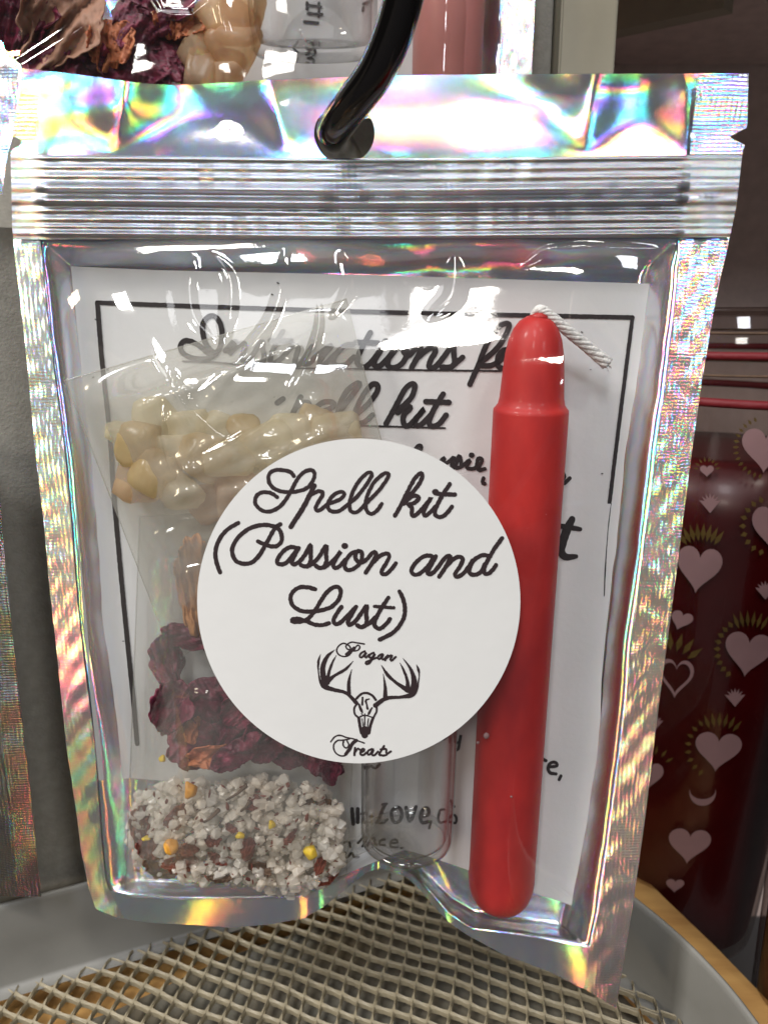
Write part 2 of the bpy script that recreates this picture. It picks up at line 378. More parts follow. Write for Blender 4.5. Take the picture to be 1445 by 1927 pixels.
for i in range(-46, 66):
    for j in range(-46, 66):
        ctr = c0 + v_ * i + w_ * j
        if not inside(ctr, FP) or ctr[1] < 7.5 or ctr[0] < -13: continue
        jx, jy = rs.uniform(-.012, .012, 2)
        zz = .0 + .03 * math.sin(ctr[0] * 1.1) + .55 * float(sm((ctr[0] - 3.6) / 3.2)) ** 2
        base = len(vs)
        def put(u, w2, z): 
            p = ctr + v_ * u + w_ * w2
            p = p + np.array([.028 * math.sin(p[1] * 2.3 + p[0] * 1.1) + .02 * math.sin(p[0] * 5.1), .028 * math.sin(p[0] * 1.9 - p[1]) + .02 * math.sin(p[1] * 4.7 + 1)])
            vs.append((p[0] * CM, p[1] * CM, z * CM))
        # outer ring (cell boundary) and hole ring, top and bottom
        O = [(-.5, -.5), (0, -.5), (.5, -.5), (.5, 0), (.5, .5), (0, .5), (-.5, .5), (-.5, 0)]
        hk, hr = .452, .62
        I = []
        for u, w2 in O:
            f = hk / .5
            if abs(u) == .5 and abs(w2) == .5: I.append((u * f * .90 + jx, w2 * f * .90 + jy))
            else: I.append((u * f + jx, w2 * f + jy))
        # each strand leans, as in expanded sheet
        for u, w2 in O: put(u, w2, zz + .05 + .05 * (abs(u) == .5 and abs(w2) < .4))
        for u, w2 in I: put(u, w2, zz + .05 + .03 * w2)
        for u, w2 in I: put(u, w2, zz - .05 + .03 * w2)
        for k in range(8):
            k2 = (k + 1) % 8
            fs.append((base + k, base + k2, base + 8 + k2, base + 8 + k))
            fs.append((base + 8 + k, base + 8 + k2, base + 16 + k2, base + 16 + k))
mf = mesh('mesh_floor', vs, fs, M['meshm'], tray, flat=True)

# ---------------------------------------------------------------- peg hook
hk = [at(668, 318, 16.6), at(655, 297, 14.5), at(640, 274, 13.0), at(629, 258, 12.35)]
hk2 = [at(628, 246, 12.0), at(641, 224, 11.75), at(668, 188, 11.45), at(702, 143, 11.15), at(729, 90, 10.9), at(750, 30, 10.7), at(764, -30, 10.55), at(776, -120, 10.4)]
path = [tuple(p) for p in smooth([h for h in hk + hk2], 8)]
hook = tube('peg_hook', path, .245, M['hook'], None, 28)
tag(hook, 'black chrome peg hook bent upward through the bag hole', 'hook')

# ---------------------------------------------------------------- front bag outline (photo samples of its edges)
def curve(pts):
    xs = [p[0] for p in pts]; ys = [p[1] for p in pts]
    return lambda t: np.interp(t, xs, ys)
Lout = curve([(100, 41), (175, 36), (251, 22), (254, 26), (268, 45), (282, 22), (290, 20), (427, 23), (489, 28), (551, 36), (676, 50), (832, 64), (980, 82), (1105, 93), (1229, 107), (1400, 124), (1538, 145), (1599, 152), (1677, 168), (1713, 181), (1760, 205)])
Rout = curve([(100, 1409), (236, 1406), (240, 1404), (257, 1371), (272, 1402), (280, 1398), (390, 1385), (470, 1368), (560, 1347), (728, 1319), (871, 1299), (996, 1283), (1152, 1263), (1339, 1238), (1538, 1214), (1697, 1192), (1900, 1159)])
Lin = curve([(128, 78), (290, 72), (439, 75), (530, 82), (629, 93), (738, 107), (832, 120), (980, 134), (1151, 147), (1276, 162), (1400, 178), (1594, 192), (1655, 198), (1690, 212), (1740, 240)])
Rin = curve([(128, 1312), (290, 1296), (460, 1280), (560, 1272), (638, 1262), (747, 1248), (840, 1234), (934, 1224), (1011, 1213), (1136, 1198), (1209, 1187), (1312, 1179), (1418, 1166), (1596, 1143), (1709, 1128), (1776, 1112), (1900, 1090)])
Tout = curve([(0, 126), (45, 128), (150, 140), (260, 155), (330, 160), (480, 151), (645, 144), (800, 140), (1100, 138), (1445, 137)])
Bout = curve([(150, 1690), (182, 1712), (220, 1728), (287, 1738), (379, 1742), (435, 1747), (512, 1740), (573, 1728), (609, 1707), (660, 1666), (690, 1642), (715, 1635), (735, 1640), (767, 1653), (793, 1678), (813, 1704), (849, 1740), (880, 1761), (947, 1797), (1030, 1828), (1107, 1866), (1165, 1902)])
Tin = curve([(0, 446), (75, 447), (1300, 443), (1445, 443)])
Bin = curve([(150, 1665), (205, 1676), (250, 1688), (330, 1694), (430, 1692), (560, 1690), (620, 1668), (670, 1636), (715, 1618), (745, 1624), (780, 1650), (820, 1694), (850, 1726), (890, 1750), (950, 1758), (1020, 1768), (1105, 1784), (1200, 1810)])
def dist_in(x, y):
    return np.minimum(np.minimum((x - Lin(y)), (Rin(y) - x)), np.minimum((y - Tin(x)) * 1.0, (Bin(x) - y) * 2.0))
def warp(x, y):
    near = sm(1 - (Bin(x) - y) / 90)
    return (1.25 * np.exp(-((x - 715) / 75.0) ** 2) * near + .45 * np.exp(-((x - 170) / 130.0) ** 2) * sm((y - 1250) / 450)
            - .45 * sm((y - 1450) / 450) * sm((x - 880) / 260))
def hshape(x, y):       # wavy header above the zip, creases run down into it
    up = sm((300 - y) / 150)
    o = .22 * up * np.sin((x - 330) / 330.0) 
    for cx, a, lean in ((1103, .30, .12), (212, .26, .2), (540, .22, -.25), (1300, .16, -.1)):
        u_ = np.clip((285 - y) / 140, 0, 1.2); s_ = 12 + 95 * u_
        o = o - a * u_ * np.exp(-(np.abs(x - cx - lean * (285 - y)) / s_) ** 1.5)
    return o + .035 * up * waves(x, y, 260, 5, ax=1, ay=1.6)
def Yedge(x, y): return 12.0 + warp(x, y) + hshape(x, y) + .012 * waves(x, y, 300, 11)
def Yfoil(x, y):
    d = dist_in(x, y); r = sm(d / 75)
    return Yedge(x, y) + .03 + .46 * r + (.015 * waves(x, y, 330, 21) + .006 * waves(x, y, 110, 22)) * sm(d / 25) + .055 * waves(x, y, 260, 23, ay=2.2) * np.exp(-((y - 478) / 38.0) ** 2) * sm(d / 20)
RIDGE = [([(601, 566), (599, 620), (576, 690), (530, 760), (470, 810), (400, 850), (335, 872)], .075, 8),
         ([(362, 478), (355, 540), (366, 600), (408, 645)], .07, 13), ([(393, 474), (430, 520), (433, 590), (418, 645)], .07, 11),
         ([(537, 465), (524, 560), (497, 620), (425, 700), (300, 800)], .06, 10), ([(318, 690), (345, 770), (390, 830)], .08, 11),
         ([(298, 750), (318, 850), (340, 925)], .11, 13), ([(275, 640), (300, 700), (390, 800), (432, 830)], .06, 8),
         ([(857, 482), (850, 555), (800, 600)], .09, 14), ([(640, 470), (655, 540), (620, 600)], .05, 10),
         ([(300, 1255), (345, 1300), (430, 1310)], .05, 8), ([(630, 1440), (660, 1500), (650, 1600)], .05, 9),
         ([(872, 1420), (868, 1520), (880, 1640), (905, 1722)], .05, 7), ([(220, 1460), (226, 1560), (212, 1650)], .05, 7),
         ([(250, 1450), (240, 1560), (230, 1660)], .04, 6), ([(1062, 760), (1010, 850), (940, 960)], .03, 10),
         ([(1065, 960), (1000, 985), (960, 1000)], .03, 8), ([(300, 1690), (330, 1655), (420, 1650)], .05, 9),
         ([(860, 1728), (905, 1735), (985, 1752), (1080, 1770)], .06, 8), ([(1030, 1660), (1080, 1700), (1100, 1765)], .06, 8),
         ([(980, 500), (1050, 466), (1240, 468)], .07, 8)]
def Yfilm(x, y, ridges=True):
    d = dist_in(x, y)
    r = sm((x - Lin(y)) / 230) * sm((Rin(y) - x) / 200) * sm((y - Tin(x)) / 300) * sm((Bin(x) - y) / 26)
    o = Yedge(x, y) - .03 - 1.2 * r + .02 * waves(x, y, 330, 31) * sm(d / 80)
    if ridges:
        cut = sm((np.hypot(x - 675, y - 1131) - 300) / 40)
        for pts, a, s_ in RIDGE:
            o = o - ridge(x, y, pts, a * 1.15, s_ * .95) * cut * sm(d / 12)
        o = o + .0012 * waves(x, y, 80, 33) * sm(d / 20) * cut
    return o
HX, HY, HR = 648, 250, 57
def outline_grid(L, R, T, B, nx, ny):
    s, t = np.meshgrid(np.linspace(0, 1, nx), np.linspace(0, 1, ny))
    x = L(np.full_like(s, 900)) + (R(np.full_like(s, 900)) - L(np.full_like(s, 900))) * s; y = t * 1900
    for _ in range(25):
        y = T(x) + (B(x) - T(x)) * t; x = .5 * x + .5 * (L(y) + (R(y) - L(y)) * s)
    return x, y
def punch(x, y, cx=HX, cy=HY, r=HR):
    d = np.hypot(x - cx, y - cy); fc = (d[:-1, :-1] + d[1:, :-1] + d[:-1, 1:] + d[1:, 1:]) / 4
    keep = fc > r
    near = np.zeros_like(d, bool)
    rm = ~keep
    near[:-1, :-1] |= rm; near[1:, :-1] |= rm; near[:-1, 1:] |= rm; near[1:, 1:] |= rm
    k = np.where(near & (d > 1), r / np.maximum(d, 1), 1)
    return cx + (x - cx) * k, cy + (y - cy) * k, keep

bag = empty('spell_kit_bag', tuple(at(645, 1800, 12.0)), 'clear fronted holographic zip bag hanging from the black hook', 'bag')
x, y = outline_grid(Lout, Rout, Tout, Bout, 250, 330); x, y, keep = punch(x, y)
grid('back_panel', at(x, y, Yfoil(x, y)), M['foil'], bag, keep)
# side seals
for L_, R_, lo in ((Lout, Lin, 'left'), (Rin, Rout, 'right')):
    x, y = outline_grid(L_, R_, lambda q: Tin(q) - 4, Bout, 22, 300)
    x, y = np.clip(x, L_(y), R_(y)), y
    grid('side_seal', at(x, y, Yedge(x, y) - .015 + .012 * waves(x, y, 55, 41)), M['seal'], bag)
# upper side seals beside the header
for L_, R_ in ((Lout, lambda q: Lin(q) - 2), (lambda q: Rin(q) + 2, Rout)):
    x, y = outline_grid(L_, R_, (lambda q: Tout(q) + (48 if L_ is Lout else 1)), lambda q: 0 * q + 289, 18, 70)
    grid('header_seal', at(x, y, Yedge(x, y) - .03), M['seal'], bag)
# bottom seal
x, y = outline_grid(Lin, Rin, Bin, Bout, 260, 16)
grid('bottom_seal', at(x, y, Yedge(x, y) - .03), M['foil'], bag)
# zip band with ribs
x, y = outline_grid(Lout, Rout, lambda q: 291 + 6 * np.sin((q - 20) / 440.0) ** 2, lambda q: Tin(q) + 3, 300, 110)
yy = y - 5 * np.sin((x - 20) / 440.0) ** 2
rib_ = 0
for cy, a, s_ in ((296, .03, 4), (313, .025, 5), (330, .035, 6), (352, .10, 9), (376, .12, 8), (395, .04, 5), (411, .035, 5), (425, .03, 4), (438, .06, 5)):
    rib_ = rib_ + a * np.exp(-((yy - cy) / s_) ** 2)
ends = sm((x - Lin(y) + 12) / 30) * sm((Rin(y) + 12 - x) / 30)
grid('zip_closure', at(x, y, Yedge(x, y) - .05 - rib_ * (.25 + .75 * ends) - .01 * waves(x, y, 90, 55)), M['zip'], bag)
# front film: body and header flap
x, y = outline_grid(lambda q: Lin(q) - 4, lambda q: Rin(q) + 4, lambda q: Tin(q) - 3, lambda q: Bin(q) + 5, 330, 400)
grid('front_film', at(x, y, Yfilm(x, y) - .02), M['film'], bag)
Tfl = curve([(0, 178), (75, 178), (200, 172), (330, 165), (480, 158), (645, 150), (800, 146), (1100, 143), (1445, 142)])
x, y = outline_grid(lambda q: Lin(q) - 6, lambda q: Rin(q) + 6, Tfl, lambda q: 0 * q + 293, 250, 50); x, y, keep = punch(x, y, r=HR + 2)
grid('header_flap', at(x, y, Yedge(x, y) - .06 - .12 * sm((300 - y) / 130) * sm((420 - x) / 250) + .02 * waves(x, y, 120, 61)), M['film'], bag, keep)

# ---------------------------------------------------------------- stroke lettering
def strokes(name, items, Yf, mat, parent, jit=.35):
    """items: list of (list of (px,py), width px or list of widths)"""
    vs, fs = [], []; rj = np.random.RandomState(len(items))
    for si, (pts, wd) in enumerate(items):
        W = list(wd) if hasattr(wd, '__len__') else [wd] * len(pts)
        q = smooth([(p[0], p[1], ww) for p, ww in zip(pts, W)], 6) if len(pts) > 2 else [np.array([*p, ww]) for p, ww in zip(pts, W)]
        q = np.array(q)
        # resample
        seg = np.hypot(np.diff(q[:, 0]), np.diff(q[:, 1])); cum = np.concatenate([[0], np.cumsum(seg)])
        n = max(2, int(cum[-1] / 2.5)); tt = np.linspace(0, cum[-1], n)
        q = np.stack([np.interp(tt, cum, q[:, k]) for k in range(3)], 1)
        d = np.gradient(q[:, :2], axis=0); d /= np.maximum(np.linalg.norm(d, axis=1, keepdims=True), 1e-6)
        nr = np.stack([-d[:, 1], d[:, 0]], 1); e = .0004 * (si % 7)
        hw = q[:, 2:3] / 2
        l = q[:, :2] + nr * (hw + rj.uniform(-jit, jit, (n, 1))); r = q[:, :2] - nr * (hw + rj.uniform(-jit, jit, (n, 1)))
        b0 = len(vs)
        for a_, b_ in zip(l, r):
            vs.append((*a_, e)); vs.append((*b_, e))
        for i in range(n - 1): fs.append((b0 + 2 * i, b0 + 2 * i + 1, b0 + 2 * i + 3, b0 + 2 * i + 2))
        for end, sgn in ((0, -1), (n - 1, 1)):
            cidx = len(vs); vs.append((*q[end, :2], e)); prev = b0 + 2 * end
            a0 = math.atan2(nr[end, 1], nr[end, 0])
            ids = [b0 + 2 * end]
            for k in range(1, 6):
                a = a0 - sgn * math.pi * k / 6; vs.append((q[end, 0] + math.cos(a) * hw[end, 0], q[end, 1] + math.sin(a) * hw[end, 0], e)); ids.append(len(vs) - 1)
            ids.append(b0 + 2 * end + 1)
            for a_, b_ in zip(ids[:-1], ids[1:]): fs.append((cidx, a_, b_))
    A = np.array(vs); P = at(A[:, 0], A[:, 1], Yf(A[:, 0], A[:, 1]) - A[:, 2])
    return mesh(name, P, fs, mat, parent, flat=True)
def Z(x0, y0, s, w_, *lists):
    return [([(x0 + a / s, y0 + b / s) for a, b in l], w_ / s) for l in lists]

# ---------------------------------------------------------------- round sticker on the film
def Ystk(x, y): return 10.65 + .07 * ((x - 675) / 300.0) ** 2 + .02 * np.sin(y / 160.0)
SC = (675, 1131)
rr, aa = np.meshgrid(np.linspace(0, 1, 30), np.linspace(0, 2 * math.pi, 129), indexing='ij')
x = SC[0] + 304 * rr * np.cos(aa); y = SC[1] + 306 * rr * np.sin(aa)
stk = grid('round_sticker', at(x, y, Ystk(x, y)), M['sticker'], bag)
stk['label'] = 'round white printed sticker on the bag front'
rrim = np.stack([at(SC[0] + 304 * np.cos(aa[0]), SC[1] + 306 * np.sin(aa[0]), Ystk(SC[0] + 304 * np.cos(aa[0]), SC[1] + 306 * np.sin(aa[0])) + k) for k in (0, .025)])
grid('sticker_edge', rrim, M['sticker'], stk)
Yi = lambda x, y: Ystk(x, y) - .003
q = 6.02
spell = Z(460, 860, q, 47, [(560,215),(520,170),(450,150),(370,145),(300,170),(270,230),(290,310),(350,365),(430,390),(540,395),(640,380),(720,340),(775,270),(795,190),(770,152),(730,148),(660,180),(600,250),(555,330),(500,430),(440,520),(360,590),(270,620),(190,600),(135,550),(120,490),(145,430),(200,400),(270,400),(330,425),(370,455)],
    [(770,420),(830,388),(880,395),(880,440),(830,520),(805,580),(830,608),(870,590),(940,535),(1010,510),(1080,480),(1130,430),(1110,395),(1060,402),(990,450),(945,530),(960,600),(1020,620),(1090,600),(1170,540)]) + \
    Z(460, 860, q, 58, [(790,325),(740,430),(660,580),(525,790)]) + \
    Z(660, 860, q, 46, [(-34,540),(60,460),(150,350),(215,250),(240,195),(215,172),(160,200),(80,290),(20,400),(-10,500),(-10,590),(30,630),(90,610),(150,550)],
    [(150,550),(250,450),(340,350),(410,250),(430,195),(400,180),(340,210),(260,290),(210,380),(175,480),(170,580),(210,640),(260,635),(310,590),(350,530)])
kit = Z(660, 860, q, 50, [(500,665),(570,540),(650,380),(720,250),(785,185),(812,205),(800,255),(750,340),(680,420),(620,500)], [(600,530),(680,455),(750,440),(768,470),(720,520),(650,545),(690,570),(690,640),(710,670),(760,635),(850,540),(912,455),(850,560),(825,620),(840,665),(890,635),(960,560)],
    [(1120,305),(1040,430),(980,540),(950,630),(980,675),(1040,675),(1100,620),(1145,562)], [(955,410),(1060,422),(1180,425)]) + Z(660, 860, q, 66, [(952,395),(966,395)])
passion = Z(390, 960, q, 50, [(350,145),(240,210),(150,310),(100,430),(95,540),(120,640),(145,705)], [(575,355),(640,385),(720,410),(790,405),(840,350),(840,280),(810,215),(740,180),(640,168),(540,185),(440,230),(350,310),(290,410),(285,500),(330,580),(420,608),(510,590),(590,510),(650,410),(710,300),(770,200),(828,160)],
    [(1010,430),(950,418),(880,450),(810,530),(790,595),(840,615),(900,590),(970,510),(1030,430)], [(1035,430),(980,530),(955,590),(980,615),(1040,585),(1110,500),(1170,390),(1170,480),(1172,560),(1150,620),(1100,640),(1060,622)], [(1130,640),(1200,600),(1270,520),(1348,400),(1345,500),(1350,580),(1320,640),(1270,655),(1230,630)]) + \
    Z(560, 980, q, 48, [(300,530),(370,480),(430,420),(492,342),(430,440),(402,510),(430,535),(480,510),(540,440)], [(700,347),(620,362),(560,430),(530,510),(560,555),(620,550),(690,500),(728,420),(720,352),(680,345),(652,390),(672,455),(730,475),(790,430),(850,362),(885,360),(880,410),(830,500),(770,588)], [(860,470),(930,402),(1000,372),(1038,395),(1010,470),(950,570),(960,605),(1010,598),(1070,540),(1112,482)]) + Z(560, 980, q, 70, [(530,285),(538,285)])
And = Z(740, 980, q, 50, [(430,397),(370,397),(290,440),(220,520),(207,580),(240,612),(300,598),(380,530),(450,430),(480,402)], [(480,405),(420,520),(385,590),(420,605),(480,560),(560,450),(610,400),(645,405),(620,470),(570,560),(520,635)], [(590,530),(680,435),(750,408),(785,435),(760,510),(700,600),(720,635),(780,608),(840,540),(900,450)], [(1060,392),(1000,392),(920,440),(870,520),(862,590),(920,612),(990,580),(1040,490)], [(1232,198),(1150,310),(1080,430),(1032,530),(1032,597),(1080,598),(1130,550),(1162,502)])
f5 = 5.558
lust = Z(530, 1090, f5, 46, [(350,105),(270,85),(190,85),(120,130),(92,200),(120,280),(200,330),(300,340),(420,325),(520,290),(590,220),(618,140),(600,88),(550,82),(480,130),(420,210),(360,310),(300,390),(240,435),(150,448),(108,440),(112,422),(170,415),(260,440),(340,475),(420,482),(495,462)],
    [(625,290),(570,370),(542,430),(562,470),(610,458),(690,380),(772,295)], [(778,290),(720,390),(692,450),(712,480),(770,440),(830,360),(888,275),(885,370),(890,440),(870,490),(830,502),(790,485)], [(840,500),(920,460),(980,400)], [(1115,195),(1040,310),(990,400),(968,470),(1000,515),(1050,508),(1100,460),(1132,418)], [(1232,130),(1270,210),(1288,310),(1278,400),(1230,490),(1150,570),(1025,632)]) + Z(530, 1090, f5, 36, [(970,285),(1060,290),(1172,300)])
pagan = Z(580, 1190, q, 18, [(635,133),(560,122),(500,112),(450,130),(425,165),(450,195),(480,190),(460,150),(400,125),(350,150),(322,200),(340,250),(400,275),(460,260),(510,200),(560,148),(585,168),(560,205),(500,212)]) + Z(580, 1190, q, 40, [(435,250),(480,215),(520,180)]) + \
    Z(580, 1190, q, 25, [(640,215),(600,235),(582,270),(600,288),(640,250),(660,222),(642,270),(652,288),(690,255)], [(740,232),(702,250),(692,286),(720,288),(760,238),(720,310),(690,352),(657,362),(652,340),(700,320),(770,290)], [(840,248),(800,265),(787,298),(810,303),(850,252),(835,295),(850,312),(890,272)], [(900,262),(870,318)], [(880,300),(930,262),(950,268),(930,308),(945,322),(990,280)])
treats = Z(580, 1300, q, 18, [(255,580),(300,525),(360,507),(430,530),(500,545),(570,572),(635,595)], [(470,545),(400,562),(330,567),(287,620),(300,690),(350,735),(420,735),(460,680)], [(400,570),(395,620),(430,652),(460,620),(440,570)]) + Z(580, 1300, q, 40, [(425,720),(470,660),(500,600),(545,565)]) + \
    Z(580, 1300, q, 26, [(530,650),(522,732)], [(525,700),(560,657),(580,667)], [(590,702),(630,682),(630,657),(600,672),(590,718),(620,732),(660,702)], [(720,662),(680,682),(672,722),(700,722),(740,662),(722,727),(750,732),(790,692)], [(858,628),(802,727),(830,732)], [(820,667),(880,662),(882,700),(890,728),(840,737)], [(890,722),(935,690)])
def T_(x0, y0, s, pts, ws): return ([(x0 + a / s, y0 + b / s) for a, b in pts], [w__ / s for w__ in ws])
G = lambda p, w__: T_(580, 1190, q, p, w__)
HH = lambda p, w__: T_(580, 1300, q, p, [w__] * len(p) if not hasattr(w__, '__len__') else w__)
emblem = [G([(545,800),(430,690),(300,655),(190,620),(140,570),(115,450),(115,330),(140,250)], [46,40,44,58,30,16,28,6]), G([(190,590),(165,470),(170,370),(220,270),(300,200)], [70,62,56,40,6]), G([(215,570),(230,470),(270,350),(318,262)], [60,36,26,6]), G([(225,550),(300,490),(420,420),(508,328)], [60,34,34,6]), G([(462,690),(460,560),(492,422)], [44,36,6]),
    G([(760,830),(880,750),(1050,735),(1170,710),(1230,640),(1255,500),(1248,430),(1225,368)], [56,46,36,60,30,12,30,6]), G([(1175,690),(1200,560),(1160,420),(1072,295)], [76,64,34,6]), G([(1130,660),(1120,540),(1080,430),(1038,348)], [60,36,28,6]), G([(1120,655),(1000,575),(900,485),(828,373)], [60,36,40,6]), G([(872,730),(870,620),(850,472)], [50,36,6]),
    HH([(545,90),(600,38),(660,27),(720,52),(765,105)], 28), HH([(560,140),(520,200),(530,270),(575,312)], 22), HH([(775,180),(772,240),(740,300)], 22), HH([(572,310),(585,400),(605,480)], [34,34,40]), HH([(735,310),(705,390),(685,480)], [34,34,40]),
    HH([(612,440),(640,500),(672,440)], 56), HH([(640,440),(640,505)], 76), HH([(610,320),(622,410)], 12), HH([(640,265),(638,430)], 16), HH([(682,320),(668,420)], 14), HH([(575,155),(598,220),(612,250)], [22,34,16]), HH([(722,195),(690,250),(680,275)], [18,30,14]), HH([(615,80),(612,160)], 24), HH([(690,95),(650,110),(660,150),(672,205)], [16,24,20,26]), HH([(575,300),(640,280),(730,305)], 16), HH([(600,260),(640,290),(690,265)], 10)]
for nm, it in (('word_spell', spell), ('word_kit', kit), ('word_passion', passion), ('word_and', And), ('word_lust', lust), ('word_pagan', pagan), ('word_treats', treats), ('deer_skull_emblem', emblem)):
    strokes(nm, it, Yi, M['ink'], stk, jit=.5 if nm not in ('word_pagan', 'word_treats', 'deer_skull_emblem') else .25)

# ---------------------------------------------------------------- instruction sheets
def Ypap(x, y): 
    d = dist_in(x, y)
    return 12.03 - .10 + .44 * sm((d + 12) / 60) + .03 * np.sin(x / 210.0 + y / 330.0) + .45 * np.exp(-((x - 170) / 130.0) ** 2) * sm((y - 1250) / 450) - .3 * sm((y - 1450) / 450) * sm((x - 880) / 260)
def sheet(name, L, R, T, B, off, label):
    x, y = outline_grid(L, R, T, B, 90, 90)
    o = grid(name, at(x, y, Ypap(x, y) - off), M['paper'], None); tag(o, label, 'paper', 'folded instruction sheets'); return o
A = sheet('instruction_sheet', curve([(480, 104), (700, 122), (900, 138), (1200, 160), (1480, 187)]), curve([(500, 1244), (535, 1241), (930, 1200), (1209, 1176), (1400, 1148), (1560, 1124)]),
          curve([(100, 499), (300, 508), (700, 517), (1240, 534)]), curve([(180, 1470), (245, 1465), (700, 1500), (1140, 1553)]), .0, 'white sheet with black ruled border headed Instructions')
B = sheet('instruction_sheet', lambda q: 0 * q + 470, curve([(900, 1156), (985, 1144), (1075, 1137), (1418, 1128), (1720, 1115)]), curve([(470, 960), (1140, 948)]), curve([(470, 1640), (640, 1650), (760, 1600), (800, 1610), (1000, 1680), (1116, 1718)]), .03, 'lower white sheet reaching down behind the red candle')
YA = lambda x, y: Ypap(x, y) - .012; YB = lambda x, y: Ypap(x, y) - .042
s4, s38, s36, s40, s45, s48 = 4.5156, 3.8026, 3.6125, 4.0139, 4.5156, 4.8167
strokes('ruled_border', [([(183, 569), (430, 578), (760, 588), (1190, 597)], 8.5)], YA, M['toner'], A)
strokes('ruled_border', [([(183, 569), (192, 680), (207, 820), (214, 930), (232, 1130), (250, 1310), (258, 1400)], 9)], YA, M['toner'], A)
strokes('ruled_border', [([(1190, 597), (1172, 740), (1150, 920), (1140, 1010), (1134, 1120)], 7.5)], YA, M['toner'], A)
head = Z(320, 560, s4, 46, [(330,520),(200,515),(110,470),(88,410),(115,370),(170,368),(250,410),(320,470),(350,505),(420,430),(442,320),(430,230),(390,165),(340,155),(292,195),(275,260),(292,360),(330,430),(390,480)], [(470,450),(540,375),(560,390),(500,480),(590,395),(640,395),(620,470),(612,530),(650,538),(700,490),(780,372),(790,440),(800,510),(770,556),(712,556)], [(958,285),(900,390),(862,480),(852,538),(890,556),(960,500),(1050,402),(1088,430),(1070,500),(1062,556),(1100,566),(1150,500),(1218,402),(1150,500),(1132,556),(1180,556),(1260,480),(1375,402),(1290,510),(1272,566),(1310,572),(1400,480)], [(850,365),(1028,365)]) + \
    Z(600, 590, s38, 40, [(240,222),(190,227),(130,280),(102,340),(130,372),(190,365),(250,310)], [(368,135),(320,220),(282,300),(278,358),(320,382),(370,350),(448,250),(402,330),(398,372),(440,370),(500,310),(550,250),(606,240),(632,280),(600,350),(540,386),(494,372),(502,320),(550,254)], [(605,270),(640,300),(690,252),(728,238),(720,280),(662,388)], [(700,320),(790,248),(836,262),(800,330),(788,382),(830,382),(900,300),(958,222),(965,290),(970,350),(940,382),(880,382)], [(950,380),(1028,312)], [(1080,505),(1140,370),(1200,220),(1280,100),(1348,68),(1358,100),(1310,200),(1230,290),(1150,350)], [(1150,370),(1230,370),(1300,330),(1335,255),(1285,300),(1282,375),(1330,395)], [(265,205),(424,210)]) + Z(600, 590, s38, 62, [(480,205),(486,205)]) + \
    Z(320, 560, s4, 16, [(110,540),(400,550),(800,590),(1285,603)]) + Z(600, 590, s38, 14, [(0,388),(500,400),(1300,410)])
strokes('heading_line', head, YA, M['toner'], A)
sub = Z(480, 690, s36, 38, [(150,245),(190,218)], [(310,205),(250,330)], [(280,275),(330,242),(368,252),(350,320),(380,350),(420,312),(500,290),(538,258),(510,238),(450,247),(402,300),(402,358),(460,386),(540,340),(640,220),(708,125),(690,113),(620,170),(570,280),(570,370),(620,388),(680,330),(760,260),(828,170),(828,120),(790,124),(730,200),(682,310),(692,378),(740,378),(798,328)], [(890,388),(960,260),(1020,150),(1068,114),(1086,135),(1060,210),(980,290)], [(970,312),(1030,268),(1056,282),(1010,330),(1012,388),(1050,396),(1150,285),(1092,360),(1092,396),(1130,392),(1200,320)], [(1278,185),(1220,280),(1182,370),(1202,405),(1250,388),(1298,328)], [(1160,236),(1318,242)]) + Z(480, 690, s36, 13, [(600,397),(1290,417)])
strokes('heading_line', sub, YA, M['toner'], A)
small = Z(760, 820, s40, 30, [(80,110),(112,72),(133,88),(100,130)], [(275,195),(305,165),(300,215),(345,190),(378,160),(360,230),(385,235),(418,148),(432,228),(400,243)], [(440,230),(498,182),(475,240),(540,242),(560,172),(590,185),(560,255),(610,250)], [(600,320),(594,355),(610,362)], [(1195,265),(1210,310),(1188,350),(1210,360),(1252,320)]) + Z(760, 820, s40, 40, [(508,146),(514,146)])
strokes('text_line', small, YA, M['toner'], A)
strokes('text_line', [T_(760, 820, s40, [(1270,630),(1235,700),(1200,800),(1186,870),(1220,915),(1300,912)], [50,64,66,62,56,34]), T_(760, 820, s40, [(1130,672),(1165,680),(1240,690),(1330,706)], [40,36,42,34])], YB, M['toner'], B)
strokes('text_line', Z(860, 1340, s45, 28, [(690,380),(725,398),(755,415)], [(790,468),(848,460),(840,432),(800,432),(772,470),(790,518),(840,528)], [(882,545),(868,576)]), YB, M['toner'], B)
strokes('text_line', Z(600, 1360, s48, 33, [(600,742),(562,830),(535,908)], [(705,770),(664,800),(662,870),(690,908),(735,890),(752,830),(735,780),(705,770)], [(790,772),(825,900),(880,765)], [(920,850),(990,838),(990,785),(952,780),(920,845),(935,908),(990,900)]) + Z(600, 1360, s48, 24, [(515,910),(580,912),(622,880)], [(575,745),(615,738)], [(1016,898),(1000,958)], [(1135,790),(1098,798),(1082,870),(1100,908),(1142,900)], [(1160,900),(1200,845),(1240,850),(1238,912),(1165,895)], [(1195,710),(1225,765)], [(460,855),(485,853)], [(385,830),(440,825),(395,905),(452,905)]) + Z(600, 1360, s48, 36, [(300,785),(312,920)], [(352,785),(352,905)], [(130,800),(142,918)]), YB, M['toner'], B)
strokes('text_line', Z(600, 1360, s48, 22, [(355,1095),(402,1045),(440,1040),(395,1125)], [(430,1130),(472,1062),(505,1055),(505,1108),(525,1108)], [(598,1062),(560,1068),(552,1108),(598,1114)], [(650,1098),(712,1088),(695,1062),(655,1078),(652,1126),(712,1132)], [(745,1138),(758,1138)], [(230,1090),(270,1082),(285,1130)], [(240,1180),(235,1218),(262,1222),(290,1190)], [(300,1185),(320,1222),(360,1222)]), YB, M['toner'], B)
